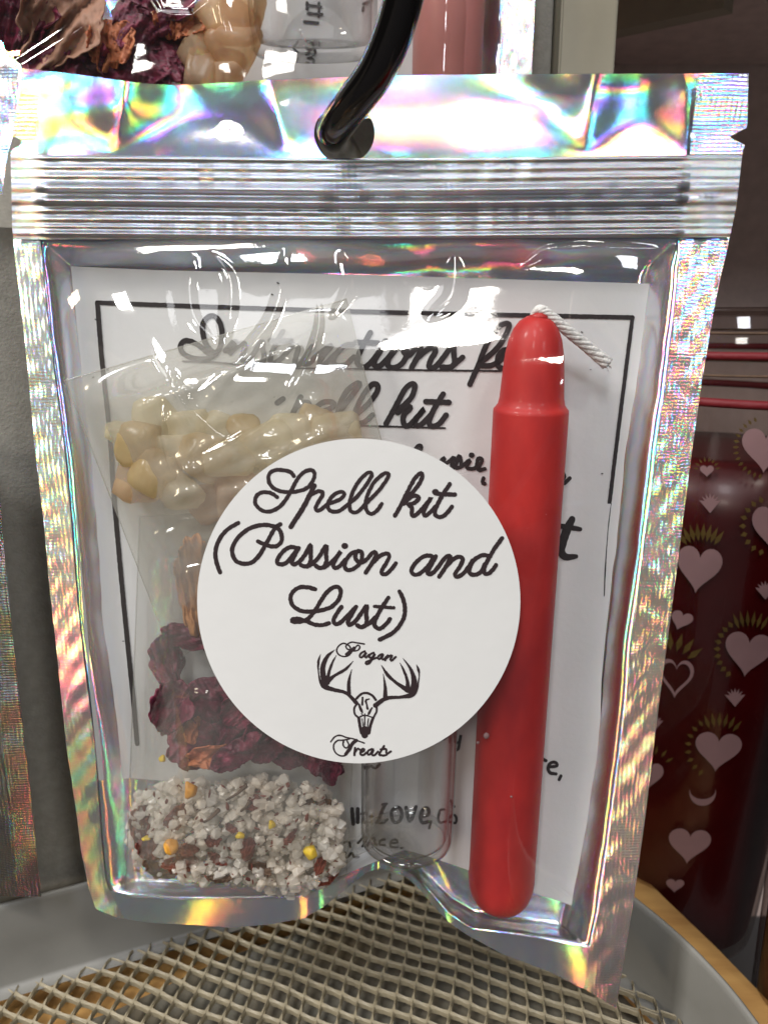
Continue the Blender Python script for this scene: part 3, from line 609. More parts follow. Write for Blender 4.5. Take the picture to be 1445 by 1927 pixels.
strokes('text_line', Z(600, 1360, s48, 26, [(1135,150),(1180,120),(1190,180)], [(1230,90),(1235,170),(1270,180),(1285,110),(1262,240),(1240,245)], [(400,395),(430,420),(470,395),(510,415),(550,380)]), YB, M['toner'], B)
rs = np.random.RandomState(5)
sp = [(rs.uniform(150, 1150), rs.uniform(520, 1450)) for _ in range(45)]
ts = strokes('toner_specks', [([(a, b_), (a + rs.uniform(1, 3), b_ + rs.uniform(-1, 2))], rs.uniform(1, 2.6)) for a, b_ in sp], YA, M['toner'], A); ts['kind'] = 'stuff'

# ---------------------------------------------------------------- red candle
ca = Vector(at(1010, 592, 11.76)); cb = Vector(at(940, 1706, 11.86)); ax = ca - cb; Lc = ax.length / CM
prof = [(.0, 0), (.18, .012), (.33, .06), (.45, .15), (.53, .28), (.575, .45), (.59, .62)]
Rb, Rt = .585, .572
prof += [(Rb + (Rt - Rb) * t, .62 + (Lc - 1.45 - .62) * t) for t in np.linspace(.02, 1, 14)]
z1 = Lc - 1.42
prof += [(.568, z1 + .02), (.54, z1 + .05), (.505, z1 + .10), (.485, z1 + .2), (.472, z1 + .4), (.458, z1 + .62), (.435, z1 + .85), (.395, z1 + 1.06), (.33, z1 + 1.22), (.25, z1 + 1.33), (.14, z1 + 1.40), (0, z1 + 1.42)]
candle = empty('red_candle', tuple(cb), 'red taper candle standing upright right of the round sticker', 'candle')
lathe('wax_body', prof, cb, ax, M['wax'], candle, 64)
tip = [at(1003, 598, 11.75), at(1007, 583, 11.7), at(1022, 584, 11.68), at(1045, 602, 11.72), at(1075, 628, 11.80), at(1105, 652, 11.9), at(1143, 684, 11.98)]
tp = [tuple(p) for p in smooth(tip, 6)]
wpts = [Vector(p) for p in smooth(tip, 14)]; wv = []
for k in range(6):                                    # six cotton strands twisted together, splayed at the cut end
    st = []
    for i_, p in enumerate(wpts):
        f_ = i_ / (len(wpts) - 1); a_ = i_ * .20 + k * math.pi / 3; r_ = (.030 + .016 * f_ + .05 * max(0, f_ - .9)) * CM
        st.append(p + Vector((math.cos(a_) * .7, math.sin(a_), math.cos(a_))) * r_)
    tube('wick_strand', [tuple(p) for p in st], [.030 + .016 * i_ / len(st) for i_ in range(len(st))], M['wick'], candle, 8)
for k in range(7):
    e_ = wpts[-1] + Vector((random.uniform(-.03, .03), random.uniform(-.03, .03), random.uniform(-.03, .03))) * CM
    tube('wick_fibre', [tuple(e_), tuple(e_ + Vector((random.uniform(.01, .08), random.uniform(-.03, .03), random.uniform(-.09, .01))) * CM)], .006, M['wick'], candle, 5)
lathe('wax_drip', [(0, -.1), (.14, -.08), (.15, -.02), (.10, .03), (.05, .06), (0, .07)], V(1014, 592, 11.73), ax, M['wax'], candle, 20)

for px_, py_, r_ in ((915, 1385, .05), (899, 1398, .025), (1012, 1180, .02), (962, 1500, .018)):      # pale scuffs on the wax
    lathe('wax_scuff', [(0, -.03), (r_, -.012), (r_ * 1.1, 0), (r_ * .7, .012), (0, .02)], V(px_, py_, 11.235 + .12 * abs(px_ - 960) / 60), Vector((.2, -1, .3)), M['print'], candle, 7)

# ---------------------------------------------------------------- glass bottle behind the sticker
bb = V(765, 1586, 11.60); bax = Vector((.015, .0, 1))
bott = empty('small_glass_bottle', tuple(bb), 'small clear glass bottle with its round base below the sticker', 'bottle')
lathe('bottle_glass', [(0, .03), (.56, .0), (.70, .02), (.775, .09), (.795, .22), (.80, 1.2), (.80, 2.8), (.77, 3.0), (.5, 3.3), (.42, 3.5), (.42, 3.9), (.5, 3.95)], bb, bax, M['glass'], bott, 64)
lathe('bottle_inner_base', [(0, .28), (.4, .2), (.60, .16), (.69, .2), (.72, .3), (.725, 1.2), (.725, 2.8), (.70, 2.95), (.4, 3.4)], bb, bax, M['glass'], bott, 64)

tube('bottle_base_ring', [tuple(bb + Vector((math.cos(a) * .70, math.sin(a) * .70, .10)) * CM) for a in np.linspace(0, 2 * math.pi, 49)], .055, M['glass'], bott, 10, cap=False)
# ---------------------------------------------------------------- pouches
def pouch(name, TL, TR, BR, BL, yf, yb, mat, label, seed, lift=.45):
    s, t = np.meshgrid(np.linspace(0, 1, 70), np.linspace(0, 1, 70))
    X = (TL[0] * (1 - s) + TR[0] * s) * (1 - t) + (BL[0] * (1 - s) + BR[0] * s) * t
    Y_ = (TL[1] * (1 - s) + TR[1] * s) * (1 - t) + (BL[1] * (1 - s) + BR[1] * s) * t
    e = sm(np.minimum(s, 1 - s) / .22) * sm(np.minimum(t, 1 - t) / .16)
    mid = yb - .3
    o = empty(name, tuple(at(*[(BL[0] + BR[0]) / 2, (BL[1] + BR[1]) / 2], mid)), label, 'pouch', 'small clear pouches inside the hanging bag')
    cr = (.055 * waves(X, Y_, 150, seed) + .026 * waves(X, Y_, 60, seed + 1)) * e
    def crease(pts, a, w__): return -ridge(X, Y_, pts, a, w__)
    fr = mid + (yf - mid) * e + cr
    fr = np.maximum(fr, Yfilm(X, Y_, False) + .04)
    fr = fr + sum(crease(c_, a, w__) for c_, a, w__ in CRE.get(seed, []))
    grid('pouch_front', at(X, Y_, fr), mat, o)
    bk = mid + (yb - mid) * e + .01
    grid('pouch_back', at(X, Y_, bk), mat, o)
    rim = [tuple(at(p[0], p[1], mid)) for p in [TL] + [((TL[0] + TR[0]) / 2, (TL[1] + TR[1]) / 2), TR, ((TR[0] + BR[0]) / 2, (TR[1] + BR[1]) / 2), BR, BL, TL]]
    tube('pouch_welt', rim, .012, mat, o, 8, cap=False)
    return o
CRE = {100: [([(270, 640), (320, 700), (400, 800)], .06, 9), ([(330, 700), (345, 800), (350, 920)], .07, 10), ([(640, 580), (520, 660), (420, 720), (330, 860)], .05, 7), ([(180, 720), (260, 830), (330, 1000)], .04, 7), ([(480, 640), (560, 700), (690, 740)], .04, 8)],
       200: [([(290, 1260), (360, 1310), (470, 1300)], .06, 9), ([(300, 1010), (330, 1100), (360, 1200)], .04, 8), ([(265, 1500), (400, 1520), (600, 1500)], .04, 9), ([(330, 1380), (345, 1440), (300, 1490)], .05, 7), ([(420, 1330), (520, 1330), (560, 1380)], .05, 7), ([(590, 1450), (620, 1540), (640, 1650)], .04, 7)]}
pouch('crystal_pouch', (122, 716), (652, 562), (735, 900), (330, 1250), 11.12, 12.3, M['pouch'], 'clear crinkled pouch of pale yellow crystals above left of the sticker', 100)
pouch('petal_pouch', (263, 972), (690, 948), (650, 1688), (236, 1690), 11.12, 12.3, M['pouch2'], 'clear pouch of dried petals and coarse salt, lower left of sticker', 200)

# ---------------------------------------------------------------- crystals, petals, salt
def rock_data(seed, n=16, sub=True):
    rs = np.random.RandomState(seed); bm = bmesh.new()
    for k in range(n):
        zz = 1 - 2 * (k + .5) / n; ph = k * 2.39996 + seed; q = math.sqrt(1 - zz * zz)
        v = np.array([q * math.cos(ph), q * math.sin(ph), zz]) + rs.uniform(-.42, .42, 3); v *= rs.uniform(.85, 1.12) / np.linalg.norm(v); bm.verts.new(v * np.array([1, .8, .9]))
    r = bmesh.ops.convex_hull(bm, input=bm.verts[:]); 
    junk = [g for g in r['geom_interior'] if isinstance(g, bmesh.types.BMVert)]
    if junk: bmesh.ops.delete(bm, geom=junk, context='VERTS')
    if sub: bmesh.ops.bevel(bm, geom=bm.edges[:] , offset=.05, segments=1, affect='EDGES', clamp_overlap=True)
    bmesh.ops.triangulate(bm, faces=bm.faces[:]); bm.verts.index_update()
    vs = np.array([v.co[:] for v in bm.verts]); fs = [[v.index for v in f.verts] for f in bm.faces]; bm.free(); return vs, fs
def pebble_data(seed, p=20, planes=9, rough=.03):
    rs = np.random.RandomState(seed); bm = bmesh.new(); bmesh.ops.create_icosphere(bm, subdivisions=3, radius=1); bm.verts.index_update()
    v = np.array([q_.co[:] for q_ in bm.verts]); fs = [[q_.index for q_ in f.verts] for f in bm.faces]; bm.free()
    acc = 0
    for k in range(planes):
        zz = 1 - 2 * (k + .5) / planes; ph = k * 2.39996 + seed; q_ = math.sqrt(1 - zz * zz)
        n = np.array([q_ * math.cos(ph), q_ * math.sin(ph), zz]) + rs.uniform(-.35, .35, 3); n /= np.linalg.norm(n)
        acc = acc + (np.clip(v @ n, 0, 1) / rs.uniform(.62, 1.0)) ** p
    r = acc ** (-1 / p); r = np.minimum(r, 1.14 + .0 * r)
    r = r * (1 + rough * waves(v[:, 0] * 100 + v[:, 2] * 37, v[:, 1] * 100 + v[:, 2] * 61, 70, seed))
    return v * r[:, None], fs
def rock(name, px, py, Y, rpx, mat, label, group, seed, asp=(1, 1, 1)):
    vs, fs = pebble_data(seed); r = rpx * (1.02 if 'crystal' in name else .9) * Y / F
    R = Matrix.Rotation(seed * 1.3, 3, 'Z') @ Matrix.Rotation(seed * .7, 3, 'X')
    P = (vs @ np.array(R).T) * np.array(asp) * r * CM * (np.array([1.1, .8, 1]) * (.78 + .5 * ((seed * 37) % 10) / 10) if name == 'crystal' else 1); 
    if py > 600: Y = max(Y, float(Yfilm(np.float64(px), np.float64(py), False)) + .2 + r * .8)
    c = at(px, py, Y - .12)
    o = mesh(name, P, fs, mat, None); o.location = c.tolist()
    return tag(o, label, 'crystal', group)
CR = [(228, 815, 12.0, 36, 'leftmost pale yellow crystal beside the pouch edge'), (262, 838, 11.8, 40, 'honey crystal low on the left end of the heap'), (292, 795, 12.15, 44, 'broad pale crystal on top of the left heap'),
      (322, 842, 11.75, 38, 'square brownish crystal under the bright crease'), (300, 890, 11.7, 42, 'rounded amber crystal left of the bright crease'), (352, 800, 12.0, 38, 'cloudy crystal behind the bright film crease'),
      (338, 925, 11.65, 44, 'large low crystal ending the bright crease'), (390, 860, 11.75, 40, 'crystal with a flat top below the curved film fold'), (428, 868, 11.62, 38, 'blocky pale yellow crystal touching the curved fold'),
      (405, 805, 12.1, 34, 'upper crystal between two film creases'), (462, 812, 12.0, 42, 'pale crystal at the middle top of the heap'), (502, 832, 11.8, 40, 'rounded crystal right of the blocky one'),
      (545, 815, 11.95, 46, 'large smooth crystal above the sticker edge'), (590, 800, 12.1, 48, 'wide flat crystal beneath the heading text'), (640, 815, 12.0, 42, 'rightmost crystal under the double letter l'),
      (445, 935, 11.75, 52, 'peach crystal half hidden at sticker upper left'), (395, 945, 12.0, 48, 'brown crystal above the inner pouch top edge'), (265, 900, 12.2, 40, 'deep amber crystal at the pouch left edge'), (520, 890, 12.1, 60, 'crystal mostly behind the sticker top')]
for i, (px, py, Y, r, lb) in enumerate(CR):
    rock('crystal', px, py, Y, r, M['rosecrystal'] if i in (15, 16, 17) else M['ambercrystal'] if i % 3 == 1 else M['crystal'], lb, 'crystals in the upper pouch', 20 + i)

def petal(name, px, py, Y, wpx, hpx, rot, mat, label, group, seed, cat='petal', curl=.5):
    n = 30; s, t = np.meshgrid(np.linspace(-1, 1, n), np.linspace(-1, 1, n))
    # square to rounded leaf
    u = s * np.sqrt(1 - t * t / 2); v = t * np.sqrt(1 - s * s / 2)
    k = 1 + .13 * waves(u * 100, v * 100, 150, seed) + .07 * waves(u * 100, v * 100, 45, seed + 2); u2 = u * k * (1 - .25 * v); v2 = v * k
    a = math.radians(rot); X = px + (u2 * math.cos(a) * wpx - v2 * math.sin(a) * hpx) / 2; Yp = py + (u2 * math.sin(a) * wpx + v2 * math.cos(a) * hpx) / 2
    if py > 600: Y = max(Y, float(Yfilm(np.float64(px), np.float64(py), False)) + .28)
    r = (wpx + hpx) / 4 * Y / F
    D = curl * r * (u * u * .9 - .35 * v * v) * (1 if seed % 2 else -1) + .20 * r * waves(u * 100, v * 100, 110, seed + 3, ax=1.6, ay=.6) + .11 * r * waves(u * 100, v * 100, 42, seed + 9, ax=1.8, ay=.5) + .05 * r * waves(u * 100, v * 100, 20, seed + 11)
    P = at(X, Yp, Y + D); c = P.reshape(-1, 3).mean(0)
    e = np.zeros((n - 1, n - 1), bool); e[:] = True
    o = grid(name, P - c, mat, None, e); o.location = c.tolist()
    md = o.modifiers.new('thickness', 'SOLIDIFY'); md.thickness = .00022
    return tag(o, label, cat, group)
PT = [(352, 1200, 11.75, 120, 60, 12, 'petal', 'dark maroon petal lying across under the wood chip'), (425, 1215, 11.72, 150, 60, 16, 'petal', 'long dark petal running under the sticker edge'), (320, 1335, 11.65, 90, 120, 25, 'petal', 'crimson petal at the left end of the heap'),
      (360, 1400, 11.7, 130, 120, 40, 'petal', 'large crumpled maroon petal in the heap middle left'), (400, 1320, 11.85, 120, 110, -20, 'petal', 'purple petal behind the shiny film crease'), (440, 1370, 11.9, 110, 110, 30, 'petal', 'blackish petal at the centre of the heap'),
      (470, 1330, 11.65, 110, 130, 55, 'petal', 'near black petal against the sticker lower left'), (390, 1425, 11.6, 110, 46, -14, 'rust', 'orange rust petal along the bottom of the heap'), (445, 1420, 11.62, 130, 60, -35, 'petal', 'ragged maroon petal right of the rust one'),
      (362, 1375, 11.6, 40, 60, 10, 'rust', 'small tan curled petal inside the heap'), (495, 1400, 11.7, 90, 90, 20, 'petal', 'grey maroon petal just under the sticker'), (600, 1435, 11.7, 110, 60, 30, 'petal', 'plum petal at the sticker bottom edge'),
      (622, 1455, 11.62, 40, 60, 5, 'petal', 'dark petal tip hanging right beneath the sticker'), (315, 1250, 11.9, 80, 120, -15, 'petal', 'thin dark petal standing left of the wood chip'), (545, 1425, 11.9, 80, 60, 0, 'petal', 'small petal shadowed under the sticker rim')]
for i, (px, py, Y, w__, h__, r, m_, lb) in enumerate(PT):
    petal('rose_petal', px, py, Y - .06 * (i % 3), w__ * .84, h__ * .84, r, M[m_], lb, 'dried petals in the lower pouch', 300 + i * 7, curl=.8)
chip = petal('wood_chip', 372, 1108, 11.6, 84, 190, -4, M['bark'], 'flat tan wood chip standing left of the sticker', None, 401, 'wood chip', .12)
# coarse salt: uncountable grains in one mesh
rs = np.random.RandomState(12); SV, SF = [], []; rocks = [rock_data(900 + k, 12 if k % 2 else 9, True) for k in range(10)]
top_ = curve([(236, 1530), (262, 1480), (330, 1468), (420, 1470), (520, 1462), (600, 1475), (645, 1490)]); bot_ = curve([(236, 1640), (300, 1650), (420, 1662), (520, 1680), (600, 1690), (650, 1660)])
cnt = 0
for k in range(1700):
    px = rs.uniform(246, 642); t = rs.uniform(0, 1); py = top_(px) + (bot_(px) - top_(px)) * t
    if px < 375 and py > 1575 and rs.uniform() < .55: continue
    if (abs(px - 444) / 203) ** 4 + (abs(t - .5) / .52) ** 4 > rs.uniform(.75, 1.15): continue
    Y = max(11.5, float(Yfilm(np.float64(px), np.float64(py), False)) + .24) + rs.uniform(0, .6)
    v, f = rocks[k % 10]; r = (rs.uniform(11, 19) if k % 3 else rs.uniform(3, 8)) * Y / F; a = rs.uniform(0, 6.28, 2)
    R = np.array(Matrix.Rotation(a[0], 3, 'Z') @ Matrix.Rotation(a[1], 3, 'X')); b0 = len(SV)
    P = (v @ R.T) * r * CM + at(px, py, Y); SV.extend(P.tolist()); SF.extend([[i + b0 for i in q_] for q_ in f])
salt = mesh('coarse_salt', SV, SF, M['salt'], None, flat=True); tag(salt, 'coarse white salt grains filling the bottom of the petal pouch', 'salt', kind='stuff')
CV, CF = [], []
for k in range(170):                                  # crumbs of leaf and petal, too small to count
    px = rs.uniform(250, 638); t = rs.uniform(.02, .98); py = float(top_(px) + (bot_(px) - top_(px)) * t)
    Y = max(11.5, float(Yfilm(np.float64(px), np.float64(py), False)) + .24) - .05 + rs.uniform(0, .2); v, f = rocks[k % 10]
    R_ = np.array(Matrix.Rotation(rs.uniform(0, 6), 3, 'Y') @ Matrix.Rotation(rs.uniform(-.5, .5), 3, 'X')); b0 = len(CV)
    P = ((v * np.array([rs.uniform(.5, 1.3), .25, rs.uniform(.25, .6)])) @ R_.T) * rs.uniform(4, 11) * Y / F * CM + at(px, py, Y); CV.extend(P.tolist()); CF.extend([[i + b0 for i in q_] for q_ in f])
tag(mesh('herb_crumbs', CV, CF, M['flake'], None, flat=True), 'red brown crumbs of leaf and petal scattered through the salt', 'crumbs', kind='stuff')
FL = [(285, 1600, 11.62, 60, 44, 10, 'flake', 'dark red flake low in the bottom left salt'), (340, 1628, 11.55, 70, 34, -10, 'flake', 'brown red flake along the bottom left corner'), (300, 1640, 11.6, 60, 30, 20, 'stem', 'brown flake at the very bottom left of the salt'), (355, 1600, 11.5, 50, 26, -25, 'flake', 'rusty flake right of the orange lump'), (435, 1560, 11.5, 24, 14, 30, 'flake', 'small red flake above the salt centre'), (545, 1580, 11.5, 30, 14, -50, 'flake', 'narrow red flake left of the yellow lump'), (400, 1585, 11.5, 30, 20, 0, 'flake', 'orange red flake under the bright glint'), (335, 1540, 11.6, 60, 36, -40, 'flake', 'brown flake wedged in the upper left salt'),
      (407, 1618, 11.5, 36, 18, 35, 'flake', 'short rusty flake below the bright glint'), (466, 1600, 11.48, 26, 44, 15, 'flake', 'upright orange red flake in the salt centre'), (487, 1636, 11.5, 44, 26, 30, 'stem', 'dark brown flake in the lower middle salt'),
      (477, 1513, 11.5, 32, 26, -30, 'flake', 'pinkish red flake in the upper salt'), (602, 1632, 11.52, 18, 40, 20, 'flake', 'thin rusty flake at the lower right salt'), (615, 1655, 11.55, 50, 20, -30, 'flake', 'dark red flake at the lower right pouch corner'),
      (415, 1655, 11.5, 44, 16, 0, 'stem', 'dark sliver at the bottom middle of the salt'), (270, 1560, 11.65, 50, 90, 0, 'flake', 'brown flake at the salt left edge'), (590, 1510, 11.6, 60, 40, 10, 'stem', 'brown speckled flake at the salt right top')]
for i, (px, py, Y, w__, h__, r, m_, lb) in enumerate(FL): petal('dried_flake', px, py, Y, w__, h__, r, M[m_], lb, 'dried flakes among the salt', 500 + i * 5, 'flake', .3)
for i, (px, py, Y, r, m_, asp, lb) in enumerate([(357, 1486, 11.45, 18, 'orange', (.9, 1, 1.15), 'round orange bead of dried fruit on top of the salt'), (322, 1592, 11.45, 19, 'orange', (1, 1, 1), 'orange lump beside the dark red flakes'), (585, 1604, 11.45, 19, 'yellow', (.9, 1, 1.1), 'yellow lump at the right side of the salt'), (452, 1573, 11.45, 10, 'yellow', (1.1, 1, .8), 'tiny yellow bit at the centre of the salt'), (511, 1553, 11.45, 9, 'yellow', (1, 1, 1.2), 'tiny yellow sliver right of the salt centre'), (276, 1578, 11.5, 9, 'yellow', (1.3, 1, .6), 'small yellow sliver by the left pouch edge'), (600, 1395, 11.8, 16, 'yellow', (.8, 1, 1.2), 'yellow bud under the sticker'), (306, 1428, 11.6, 8, 'yellow', (1, 1, 1), 'yellow speck below the petal heap')]):
    o = rock('dried_bit', px, py, Y, r, M[m_], lb, 'dried yellow and orange bits', 60 + i, asp); o['category'] = 'dried bit'
for i, (p0, p1, lb) in enumerate([((384, 1548), (412, 1524), 'brown clove stem lying in the salt'), ((452, 1528), (470, 1508), 'thin dark stem by the pink flake'), ((426, 1506), (464, 1478), 'long pale brown stem at the top of the salt')]):
    o = tube('plant_stem', [tuple(at(*p0, 11.48)), tuple(at((p0[0] + p1[0]) / 2 + 2, (p0[1] + p1[1]) / 2 + 2, 11.44)), tuple(at(*p1, 11.46))], [.02, .025, .04], M['stem'], None, 8); tag(o, lb, 'stem', 'stems in the salt')

# ---------------------------------------------------------------- bag behind (upper left) with its own contents
YB2 = 16.4
bag2 = empty('spell_kit_bag', tuple(at(480, 400, YB2)), 'second holographic bag of petals and crystals hanging behind, above the first', 'bag')
def rect(L, R, T, B, Yf, mat, nm, parent, nx=60, ny=50):
    x, y = outline_grid(L, R, T, B, nx, ny); return grid(nm, at(x, y, Yf(x, y)), mat, parent)
cst = lambda v: (lambda q: 0 * np.asarray(q, float) + v)
R2 = curve([(-300, 1012), (0, 1007), (140, 1000), (700, 975)]); R2i = curve([(-300, 950), (0, 944), (140, 940), (700, 915)])
rect(cst(-25), R2, cst(-250), cst(222), lambda x, y: YB2 + .25 + .5 * sm((R2i(y) - x) / 70) + .06 * waves(x, y, 130, 71), M['foil'], 'back_panel', bag2, 120, 90)
rect(R2i, R2, cst(-250), cst(222), lambda x, y: YB2 + .2 + .01 * waves(x, y, 40, 72), M['seal'], 'side_seal', bag2, 14, 100)
def F2(x, y): return YB2 - 1.05 * sm((R2i(y) - x) / 110) + .025 * waves(x, y, 200, 73) - .12 * np.exp(-(poly_dist(x, y, [(30, 132), (120, 75), (240, -10)]) / 14) ** 2) - .07 * np.exp(-(poly_dist(x, y, [(280, -10), (300, 25), (360, 28), (400, -5)]) / 7) ** 2) - .08 * np.exp(-(poly_dist(x, y, [(402, -20), (415, 25), (425, 60)]) / 7) ** 2) + .002 * waves(x, y, 55, 74)
rect(cst(-20), lambda q: R2i(q) + 3, cst(-250), cst(220), F2, M['film'], 'front_film', bag2, 230, 170)
sh = rect(cst(400), cst(932), cst(-200), cst(180), lambda x, y: YB2 + .62 + .02 * np.sin(x / 80), M['paper'], 'instruction_sheet', None); tag(sh, 'sheet of paper behind the bottle in the rear bag', 'paper')
Ysh = lambda x, y: YB2 + .60 + .02 * np.sin(x / 80)
strokes('text_line', [([(577, 8), (604, 12)], 5), ([(580, 24), (606, 26)], 6), ([(578, 4), (578, 16)], 6), ([(573, 40), (598, 42)], 6), ([(600, 4), (600, 30)], 5), ([(684, 6), (692, 4), (698, 0)], 6), ([(684, 12), (683, 19)], 5), ([(560, 78), (553, 90), (566, 100), (582, 98)], 5), ([(576, 76), (590, 82), (586, 92), (576, 88)], 5), ([(592, 92), (594, 104), (580, 108)], 5)], Ysh, M['toner'], sh)
b2 = V(592, 108, YB2 - .15); bo = empty('small_glass_bottle', tuple(b2), 'small clear glass bottle in the rear bag, its base toward the hook', 'bottle')
lathe('bottle_glass', [(0, .03), (.85, 0), (1.08, .03), (1.17, .13), (1.18, .3), (1.18, 3), (1.18, 5)], b2, Vector((.02, -.42, 1)), M['glass'], bo, 64)
lathe('bottle_inner_base', [(0, .3), (.7, .24), (1.0, .24), (1.08, .42), (1.08, 3), (1.08, 5)], b2, Vector((.02, -.42, 1)), M['glass'], bo, 64)
pc = empty('pink_candle', tuple(at(842, 300, YB2)), 'pink taper candle in the rear bag, right of the hook', 'candle')
lathe('wax_body', [(0, 0), (.5, .05), (.66, .3), (.67, 3), (.67, 12), (.4, 12.5), (0, 12.6)], V(838, 205, YB2 - .1), Vector((.02, 0, 1)), M['pinkwax'], pc, 48)
BP = [(40, 35, 120, 130, 20, 'petal', 'dark petal at the far upper left corner'), (150, 105, 130, 90, 30, 'petal', 'maroon petal behind the diagonal film fold'), (205, 82, 90, 100, 10, 'rust', 'ochre petal in the rear bag centre'), (300, 100, 150, 120, -30, 'petal', 'large crimson petal above the front bag header'), (330, 40, 90, 70, 15, 'rust', 'orange petal near the top of the rear bag'), (260, 50, 120, 100, 45, 'petal', 'purple petal among the rear petals'), (250, 130, 130, 70, 5, 'petal', 'blackish petal just above the header edge'), (85, 120, 110, 70, 10, 'petal', 'brown petal by the upper left bag corner'), (310, 10, 120, 60, 0, 'petal', 'dark petal cut by the top of the picture'), (360, 130, 90, 60, -10, 'petal', 'maroon petal base beside the rear crystals'), (110, 40, 150, 190, 35, 'brown', 'peach brown paper flap beside the diagonal fold')]  # the peach brown paper flap is built with the petal shape
for i, (px, py, w__, h__, r, m_, lb) in enumerate(BP): petal('rose_petal', px, py, YB2 - .35 - .1 * (i % 3), w__, h__, r, M[m_], lb, 'dried petals in the rear bag', 700 + i * 7)
for i, (px, py, r, lb) in enumerate([(385, 90, 48, 'large peach crystal right of the rear crimson petal'), (428, 40, 40, 'upper crystal in the rear bag beside the bottle'), (440, 92, 46, 'rounded crystal touching the rear bottle'), (425, 135, 44, 'low crystal just above the header by the bottle'), (458, 15, 30, 'small crystal at the top edge by the bottle'), (380, 140, 40, 'crystal peeking over the front bag header')]):
    rock('crystal', px, py, YB2 - .25, r, M['rosecrystal'], lb, 'crystals in the rear bag', 80 + i)
# neighbouring bags at the left edge
def panel(nm, pts_r, ytop, ybot, Y, label, width, mat, seed):
    Rf = curve(pts_r); o = empty(nm, tuple(at(-80, ybot, Y)), label, 'bag', 'holographic bags hanging nearby')
    rect(lambda q: Rf(q) - width, Rf, cst(ytop), cst(ybot), lambda x, y: Y + .4 * sm((Rf(y) - x - 40) / 120) + .03 * waves(x, y, 120, seed), mat, 'back_panel', o, 40, 120)
    rect(lambda q: Rf(q) - 46, Rf, cst(ytop), cst(ybot), lambda x, y: Y - .03 + .03 * waves(x, y, 120, seed), M['seal'] if mat is M['foil'] else M['dimfoil'], 'side_seal', o, 12, 120)
    rect(lambda q: Rf(q) - width, lambda q: Rf(q) - 44, cst(ytop), cst(ybot), lambda x, y: Y - .05 - .5 * sm((Rf(y) - x - 40) / 120), M['film'], 'front_film', o, 30, 60)
panel('holographic_bag', [(120, 37), (230, 30), (300, 12), (365, 5)], 128, 365, 13.6, 'corner of a silver holographic bag at the upper left edge', 200, M['foil'], 81)
panel('holographic_bag', [(800, -8), (1000, 4), (1200, 24), (1440, 52), (1690, 78)], 800, 1688, 12.95, 'dim pinkish holographic bag at the lower left edge', 260, M['dimfoil'], 82)

